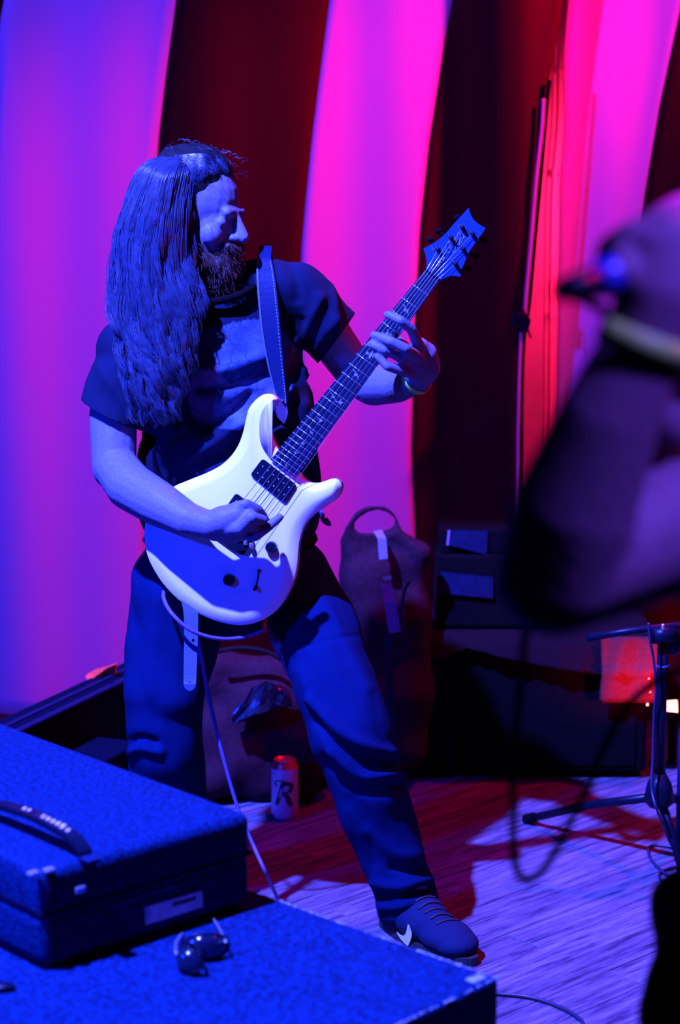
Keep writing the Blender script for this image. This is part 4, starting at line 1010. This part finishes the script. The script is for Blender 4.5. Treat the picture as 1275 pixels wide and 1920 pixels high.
for lk in range(120):
    u0 = hr.random() if lk > 40 else lk/40; lay = hr.uniform(0, 1); ph = u0*14+hr.gauss(0, .5); om = 26+4*math.sin(u0*21)+hr.gauss(0, 1.2); A0 = hr.uniform(6, 12); Lk = hr.uniform(.62, 1.02) if lk % 3 else hr.uniform(.9, 1.03)
    drift = hr.gauss(0, 14)
    for q4 in range(21):
        u = min(1, max(0, u0+hr.gauss(0, .012))); g = sp2(guide(u), 4); st_ = 0 if hr.random() < .6 else hr.uniform(0, .3); en = Lk*hr.uniform(.9, 1.02)
        tt = np.linspace(st_, min(en, 1), K); ti = tt*(len(g)-1)
        gx = np.interp(ti, range(len(g)), [p[0] for p in g]); gy = np.interp(ti, range(len(g)), [p[1] for p in g])
        pin = .45+.55*np.cos(tt*om*.5+ph)**2
        cx_ = np.interp(ti, range(len(g)), [p[0] for p in sp2(guide(min(1, max(0, u0))), 4)])
        gx = cx_+(gx-cx_)*(1+1.1*pin*tt)+hr.gauss(0, 1.5)+drift*tt**2
        A = A0*np.clip(tt*1.7-.25, .04, 1)
        gx = gx+A*np.sin(tt*om+ph)+hr.gauss(0, 1.6)*np.sin(tt*om*.5+hr.uniform(0, 6))*tt*2
        gy = gy+A*.35*np.cos(tt*om*1.0+ph)
        Yc = np.interp(tt, [0, .15, .3, .5, .75, 1], [3.99, 3.975, 3.955, 3.935, 3.90, 3.885])
        Rr = np.interp(tt, [0, .15, .3, .5, .75, 1], [.035, .085, .088, .084, .070, .045])
        Yv = Yc-(Rr+.008*lay)*math.sin(math.pi*(.06+.84*u))**.7-A/911*np.cos(tt*om+ph)*.9
        lines.append([list(at(x, y, Y)) for x, y, Y in zip(gx, gy, Yv)])
for s_ in range(480):      # the parted hair over the crown
    a = hr.random(); x0, y0 = 334+22*a+hr.gauss(0, 3), 292-3*a
    x3, y3 = 362+76*a, 346-26*min(1, a*2.2)+6*a+hr.uniform(-7, 7)
    g = sp2([(x0, y0), (x0+(x3-x0)*.4, y0+3+6*(1-a)+hr.gauss(0, 1.5)), (x0+(x3-x0)*.8, y0+(y3-y0)*.5+hr.gauss(0, 1.5)), (x3, y3)], 6)
    ti = np.linspace(0, len(g)-1, K); ln = []; lastY = None; off_ = hr.random()**2
    for t in ti:
        x = np.interp(t, range(len(g)), [p[0] for p in g]); y = np.interp(t, range(len(g)), [p[1] for p in g])
        h_ = hair_bvh.ray_cast(CAM, ray(x, y).normalized()); Y = h_[0].y if h_[0] is not None and h_[0].y < 4.1 else lastY
        if Y is None: Y = 3.96
        lastY = Y if lastY is None else lastY+max(-.004, min(.004, Y-lastY)); ln.append(list(at(x+1.6*math.sin(t*.9+s_), y, lastY-.002-.005*off_)))
    lines.append(ln)
me = strands(lines, rng.uniform(.0004, .0011, len(lines)))
obj('hair_strands', me, 'hair', hair, True)['kind'] = 'stuff'
# fine flyaways round the crown
fl = []
for s in range(150):
    a = random.uniform(-.2, 2.6); r0 = random.uniform(.085, .1); y0 = random.uniform(-.09, .05)
    base = hp(0, y0, .025)+RH@V((math.cos(a)*.075, 0, math.sin(a)*.09)); d = (base-hp(0, y0, .02)).normalized()
    q3 = V((random.gauss(0, .3), random.gauss(0, .3), -.6)); L_ = random.uniform(.01, .035)
    fl.append([list(base+d*(.014+.016*math.sin(t*2))+(q3+fw*.5)*L_*t) for t in np.linspace(0, 1, K)])
obj('hair_strands', strands(fl, np.full(len(fl), .0003)), 'hair', hair, True)['kind'] = 'stuff'
# beard
bm = bmesh.new()
ell(bm, hp(0, .074, -.085), (.046, .042, .038), RH); cap(bm, hp(-.024, .098, -.043), .009, hp(.024, .098, -.043), .009); ell(bm, hp(0, .084, -.112), (.034, .032, .034), RH)
for s in (-1, 1): chain(bm, [(hp(s*.058, .02, -.045), .014), (hp(s*.048, .05, -.078), .018), (hp(s*.03, .075, -.09), .02)])
me = fuse(bm, .005, 2); rumple(me, 60, .006, 1); bd = obj('beard', me, 'beard', body, True)
co, no = coords(me), normals(me); bl = []
for s in range(1300):
    i = rng.integers(len(co)); p = V(co[i]); nn = V(no[i]); d = (nn*.5+V((0, 0, -.8))+fw*.25).normalized(); L_ = random.uniform(.01, .026)
    q3 = V([random.gauss(0, .004) for _ in range(3)])
    bl.append([list(p+d*L_*t+q3*math.sin(t*3)) for t in np.linspace(0, 1, 8)])
obj('beard_strands', strands(bl, np.full(len(bl), .0006)), 'beard', bd, True)['kind'] = 'stuff'
# ---- wristband on fretting hand
def band(c, ax, r, h, t, name, m, parent, seg=40):
    q = ax.to_track_quat('Z', 'Y').to_matrix(); bm = bmesh.new(); R4 = []
    for (rr, zz_) in ((r, -h/2), (r+t, -h/2), (r+t, h/2), (r, h/2)):
        R4.append([bm.verts.new(c+q@V((math.cos(k*2*math.pi/seg)*rr, math.sin(k*2*math.pi/seg)*rr, zz_))) for k in range(seg)])
    for j in range(4):
        a, b = R4[j], R4[(j+1) % 4]
        for k in range(seg): bm.faces.new((a[k], a[(k+1) % seg], b[(k+1) % seg], b[k]))
    return obj(name, bm, m, parent, True)
band(at(781, 711, 3.888), (at(798, 690, 3.865)-at(760, 724, 3.92)).normalized(), .031, .013, .0018, 'wristband', 'green_band', man)['label'] = 'yellow-green wristband'

# =================================================================== STRAP AND CABLE
st = thing('guitar_strap', 'blue leather guitar strap with pale stitching over the guitarist shoulder', 'strap', at(505, 480, 3.95))
Ls = sp2([(484, 484), (481, 510), (484, 560), (490, 622), (503, 690), (519, 746), (529, 752)], 5)
Rs = sp2([(508, 486), (514, 512), (520, 560), (526, 622), (532, 690), (537, 744), (536, 756)], 5)
def sm(ps):
    Yv = [p.y for p in ps]; n = len(Yv); c_f = np.polyfit(range(n), Yv, 3); return [float(v)-.004 for v in np.polyval(c_f, range(n))]
Yl = sm([hit(tee_bvh, x, y, .005, 3.93) for x, y in Ls]); Yr = sm([hit(tee_bvh, x, y, .005, 3.93) for x, y in Rs])
Ym = [min(a, b)-.004 for a, b in zip(Yl, Yr)]
bm = bmesh.new(); Lp = [at(x, y, Y) for (x, y), Y in zip(Ls, Ym)]; Rp = [at(x, y, Y) for (x, y), Y in zip(Rs, Ym)]
top_back = [at(498, 466, 4.05), at(508, 470, 4.12), at(500, 520, 4.18)]
ribbon(bm, Lp, Rp, .0035); band_o = obj('strap_band', bm, 'leather', st)
bm = bmesh.new(); ribbon(bm, [Lp[0], Lp[0]+V((0, .05, .025)), Lp[0]+V((.0, .12, .0)), Lp[0]+V((0, .16, -.08))], [Rp[0], Rp[0]+V((0, .05, .025)), Rp[0]+V((0, .12, .0)), Rp[0]+V((0, .16, -.08))], .0035); obj('strap_band', bm, 'leather', st)
bm = bmesh.new()
for i in range(len(Rp)-1):
    for f_ in (.1, .6):
        for w_ in (.9, ):
            a = Lp[i].lerp(Rp[i], w_).lerp(Lp[i+1].lerp(Rp[i+1], w_), f_); b = Lp[i].lerp(Rp[i], w_).lerp(Lp[i+1].lerp(Rp[i+1], w_), f_+.3)
            tube(bm, [a+V((0, -.0045, 0)), b+V((0, -.0045, 0))], .0007, 4)
tag(obj('stitching', bm, 'stitch', st), kind='stuff')
bm = bmesh.new(); ribbon(bm, [p+V((0, -.002, 0)) for p in Lp], [p.lerp(r2, .10)+V((0, -.002, 0)) for p, r2 in zip(Lp, Rp)], .004); obj('strap_edge', bm, 'pale_leather', st)
bm = bmesh.new(); q = [at(x, y, Y) for x, y, Y in [(515, 748, Ym[-1]), (537, 750, Ym[-1]), (540, 775, Ym[-1]+.01), (533, 796, Ym[-1]+.02), (520, 782, Ym[-1]+.02), (512, 765, Ym[-1]+.01)]]
prism(bm, q, [p+V((0, .004, 0)) for p in q]); obj('strap_tab', bm, 'purple_tab', st)
# lower end of the strap, hanging free
c = sp2([(352, 1120), (358, 1150), (358, 1200), (357, 1245), (356, 1282)], 6); Lq = []; Rq = []
wid = [14-.1*i for i in range(len(c))]
Ys = np.interp(range(len(c)), [0, len(c)-1], [3.84, 3.80])
for (x, y), wd, Y in zip(c, wid, Ys): Lq.append(at(x-wd, y, Y)); Rq.append(at(x+wd, y, Y))
for k, (wd, dy) in enumerate([(9.5, 7), (5, 11), (1.5, 12.5)]):
    Lq.append(at(356-wd, 1282+dy, 3.80)); Rq.append(at(356+wd, 1282+dy, 3.80))
se = thing('strap_end', 'pale punched leather strap end hanging below the guitar body', 'strap', at(356, 1295, 3.8))
bm = bmesh.new(); ribbon(bm, Lq, Rq, .003); obj('strap_tail', bm, 'pale_leather', se)
for x, y in ((362, 1201), (356, 1280)):
    p = at(x, y, 3.80); bm = bmesh.new(); tube(bm, [p+V((0, -.002, 0)), p+V((0, .006, 0))], .003, 10); obj('punched_hole', bm, 'ink', se)
tang('guitar_cable', [at(x, y, Y) for x, y, Y in [(498, 1180, 3.84), (470, 1192, 3.84), (430, 1198, 3.82), (390, 1194, 3.80), (352, 1178, 3.79), (322, 1150, 3.80), (308, 1125, 3.84), (308, 1108, 3.875), (318, 1102, 3.90)]], .0042, 'cable', 'pale cable looping from the guitar jack round the strap end', 'cable')
tang('guitar_cable', [at(x, y, Y) for x, y, Y in [(366, 1175, 3.86), (374, 1212, 3.86), (388, 1290, 3.86), (400, 1345, 3.86), (420, 1425, 3.86), (446, 1515, 3.86), (474, 1583, 3.84), (500, 1640, 3.80)]]+[onz(530, 1700, .006), onz(560, 1725, .006)], .0042, 'cable', 'pale lavender cable hanging straight down between the legs to the floor', 'cable')
bm = bmesh.new(); tube(bm, [gp(492, 1166, -.03), at(494, 1172, 3.84), at(497, 1186, 3.835)], [.005, .005, .0042], 8); tag(obj('jack_plug', bm, 'red_rag', None, True), 'small reddish jack plug under the lower edge of the guitar', 'plug')

# =================================================================== SINGER (foreground right)
si = thing('person', 'out of focus singer at the right edge raising a microphone with a bent arm', 'person', (.75, 2.1, 0))
bm = bmesh.new()
def sp(px, py, d):   # point at camera depth d
    return CAM + ray(px, py)*d
sh_ = sp(1400, 960, 1.64); el = sp(1040, 1085, 1.52); wr = sp(1215, 628, 1.45)
chain(bm, [(sh_, .062), (sp(1230, 1005, 1.57), .053), (el, .047)])
chain(bm, [(el, .047), (sp(1075, 960, 1.50), .050), (sp(1140, 790, 1.47), .040), (wr, .031)])
chain(bm, [(wr, .031), (sp(1235, 560, 1.45), .036), (sp(1250, 480, 1.46), .038)])
chain(bm, [(sp(1235, 560, 1.46), .030), (sp(1275, 520, 1.46), .032)])
micA, micB = sp(1072, 540, 1.40), sp(1345, 465, 1.53)
# fist round the microphone
for i, f_ in enumerate((.36, .45, .54, .63)):
    c = micA.lerp(micB, f_+.04); axm = (micB-micA).normalized(); e1_ = V((0, -1, 0)); e1_ = (e1_-axm*e1_.dot(axm)).normalized(); e2_ = axm.cross(e1_)
    if e2_.z < 0: e2_ = -e2_
    rr = .030 - .001*abs(i-1.5)
    pts = [c+(e1_*math.cos(a)+e2_*math.sin(a))*rr+V((0, 0, -.0)) for a in (-1.6, -.9, -.1, .7, 1.5, 2.3, 3.0)]
    chain(bm, list(zip(pts, [.011, .0115, .011, .0108, .0105, .0098, .009])), 10)
chain(bm, [(sp(1190, 545, 1.44), .015), (sp(1170, 510, 1.43), .0125), (sp(1165, 478, 1.44), .011)], 10)
# top of hand raised
hip = V((.85, 2.0, .90)); nkp = sp(1440, 925, 1.70); sh2 = sp(1850, 960, 1.92)
chain(bm, [(sh_, .058), (nkp, .06), (sh2, .058)]); ell(bm, nkp.lerp(hip, .3), (.15, .12, .17)); ell(bm, nkp.lerp(hip, .7), (.14, .11, .17)); ell(bm, hip, (.15, .12, .12))
hd_ = sp(1405, 560, 1.62); chain(bm, [(nkp, .055), (sp(1410, 760, 1.66), .055)]); ell(bm, hd_, (.078, .094, .11)); ell(bm, sp(1330, 660, 1.60), (.055, .05, .08)); ell(bm, sp(1262, 800, 1.60), (.030, .035, .035)); cap(bm, sp(1330, 840, 1.62), .04, sp(1275, 800, 1.60), .035)
cap(bm, sp(1215, 520, 1.57), .010, sp(1190, 585, 1.56), .013); cap(bm, sp(1230, 480, 1.56), .013, sp(1260, 475, 1.53), .013); cap(bm, sp(1218, 655, 1.565), .010, sp(1240, 660, 1.53), .010)
chain(bm, [(sh2, .052), (V((.98, 1.9, 1.0)), .042), (V((.92, 1.7, .85)), .032)])
knee = sp(1400, 1740, 1.95); ankp = V((.345, 1.95, .08))
chain(bm, [(hip+V((-.06, -.02, -.04)), .085), (knee, .06), (ankp, .04)])
chain(bm, [(hip+V((.08, .05, -.04)), .085), (V((1.0, 2.1, .48)), .06), (V((1.1, 2.3, .08)), .04)])
for fx in (ankp+V((0, 0, -.04)), V((1.1, 2.3, .04))): cap(bm, fx, .036, fx+V((-.12, -.1, -.005)), .03)
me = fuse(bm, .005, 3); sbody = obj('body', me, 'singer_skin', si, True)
# shirt, trousers, hair
bm = bmesh.new(); chain(bm, [(sh_, .072), (nkp+V((0, 0, -.02)), .08), (sh2, .075)]); ell(bm, nkp.lerp(hip, .3), (.17, .14, .19)); ell(bm, nkp.lerp(hip, .7), (.17, .14, .2)); 
chain(bm, [(sh_, .078), (sp(1345, 975, 1.62), .072)]); cap(bm, sp(1262, 835, 1.61), .040, sp(1430, 890, 1.70), .08)
me = fuse(bm, .01, 4); rumple(me, 14, .02); obj('shirt', me, 'singer_shirt', si, True)
bm = bmesh.new(); ell(bm, hip, (.18, .15, .14))
chain(bm, [(hip+V((-.06, -.02, -.04)), .115), (knee, .085), (ankp, .088)]); chain(bm, [(hip+V((.08, .05, -.04)), .11), (V((1.0, 2.1, .48)), .085), (V((1.1, 2.3, .08)), .07)])
me = fuse(bm, .01, 3); rumple(me, 16, .035, 3); obj('trousers', me, 'dark_sleeve', si, True)
bm = bmesh.new(); ell(bm, sp(1410, 515, 1.63), (.093, .107, .088)); cap(bm, sp(1300, 470, 1.60), .05, sp(1380, 470, 1.60), .06); me = fuse(bm, .008, 3); cut(me, [(sp(1300, 425, 1.6), V((.1, 0, -1)).normalized(), None)]); solid(obj('cap', me, 'cap_pink', si, True), .004)
bm = bmesh.new()
for fx in (ankp+V((0, 0, -.08)), V((1.1, 2.3, 0))): 
    cap(bm, fx+V((0, 0, .04)), .042, fx+V((-.14, -.11, .035)), .036)
me = fuse(bm, .008, 2); obj('boots', me, 'shoe_dark', si, True)
band(sp(1206, 642, 1.452), (sp(1238, 560, 1.45)-sp(1150, 780, 1.47)).normalized(), .0335, .021, .002, 'wristband', 'green_band', si)['label'] = 'broad yellow-green wristband'
mc = thing('microphone', 'out of focus dark microphone with a blue barrel in the singer hand', 'microphone', micA)
ax = (micB-micA).normalized()
bm = bmesh.new(); tube(bm, [micA+ax*.026, micA+ax*.05, micA+ax*.16], [.0125, .016, .020], 16); obj('barrel', bm, 'mic_blue', mc, True)
bm = bmesh.new(); tube(bm, [micA-ax*.012, micA+ax*.028], [.009, .0125], 14); obj('plug', bm, 'black_plastic', mc, True)
bm = bmesh.new(); ell(bm, micB, (.026, .026, .026)); obj('grille', bm, 'nickel', mc, True)
tang('microphone_cable', [micA-ax*.004, micA-ax*.012+V((0, .02, -.003)), sp(1110, 570, 1.52), sp(1190, 640, 1.56), sp(1160, 760, 1.60), sp(1080, 950, 1.66), sp(1000, 1100, 1.72), sp(965, 1400, 1.86), sp(962, 1540, 1.88), sp(966, 1620, 1.88), sp(985, 1650, 1.88), sp(1015, 1635, 1.88), sp(1050, 1580, 1.88), sp(1085, 1510, 1.9), sp(1200, 1300, 2.0), sp(1420, 1200, 2.1)], .0042, 'black_matte', 'blurred dark microphone cable drooping in a loop in front of the singer', 'cable', 10)
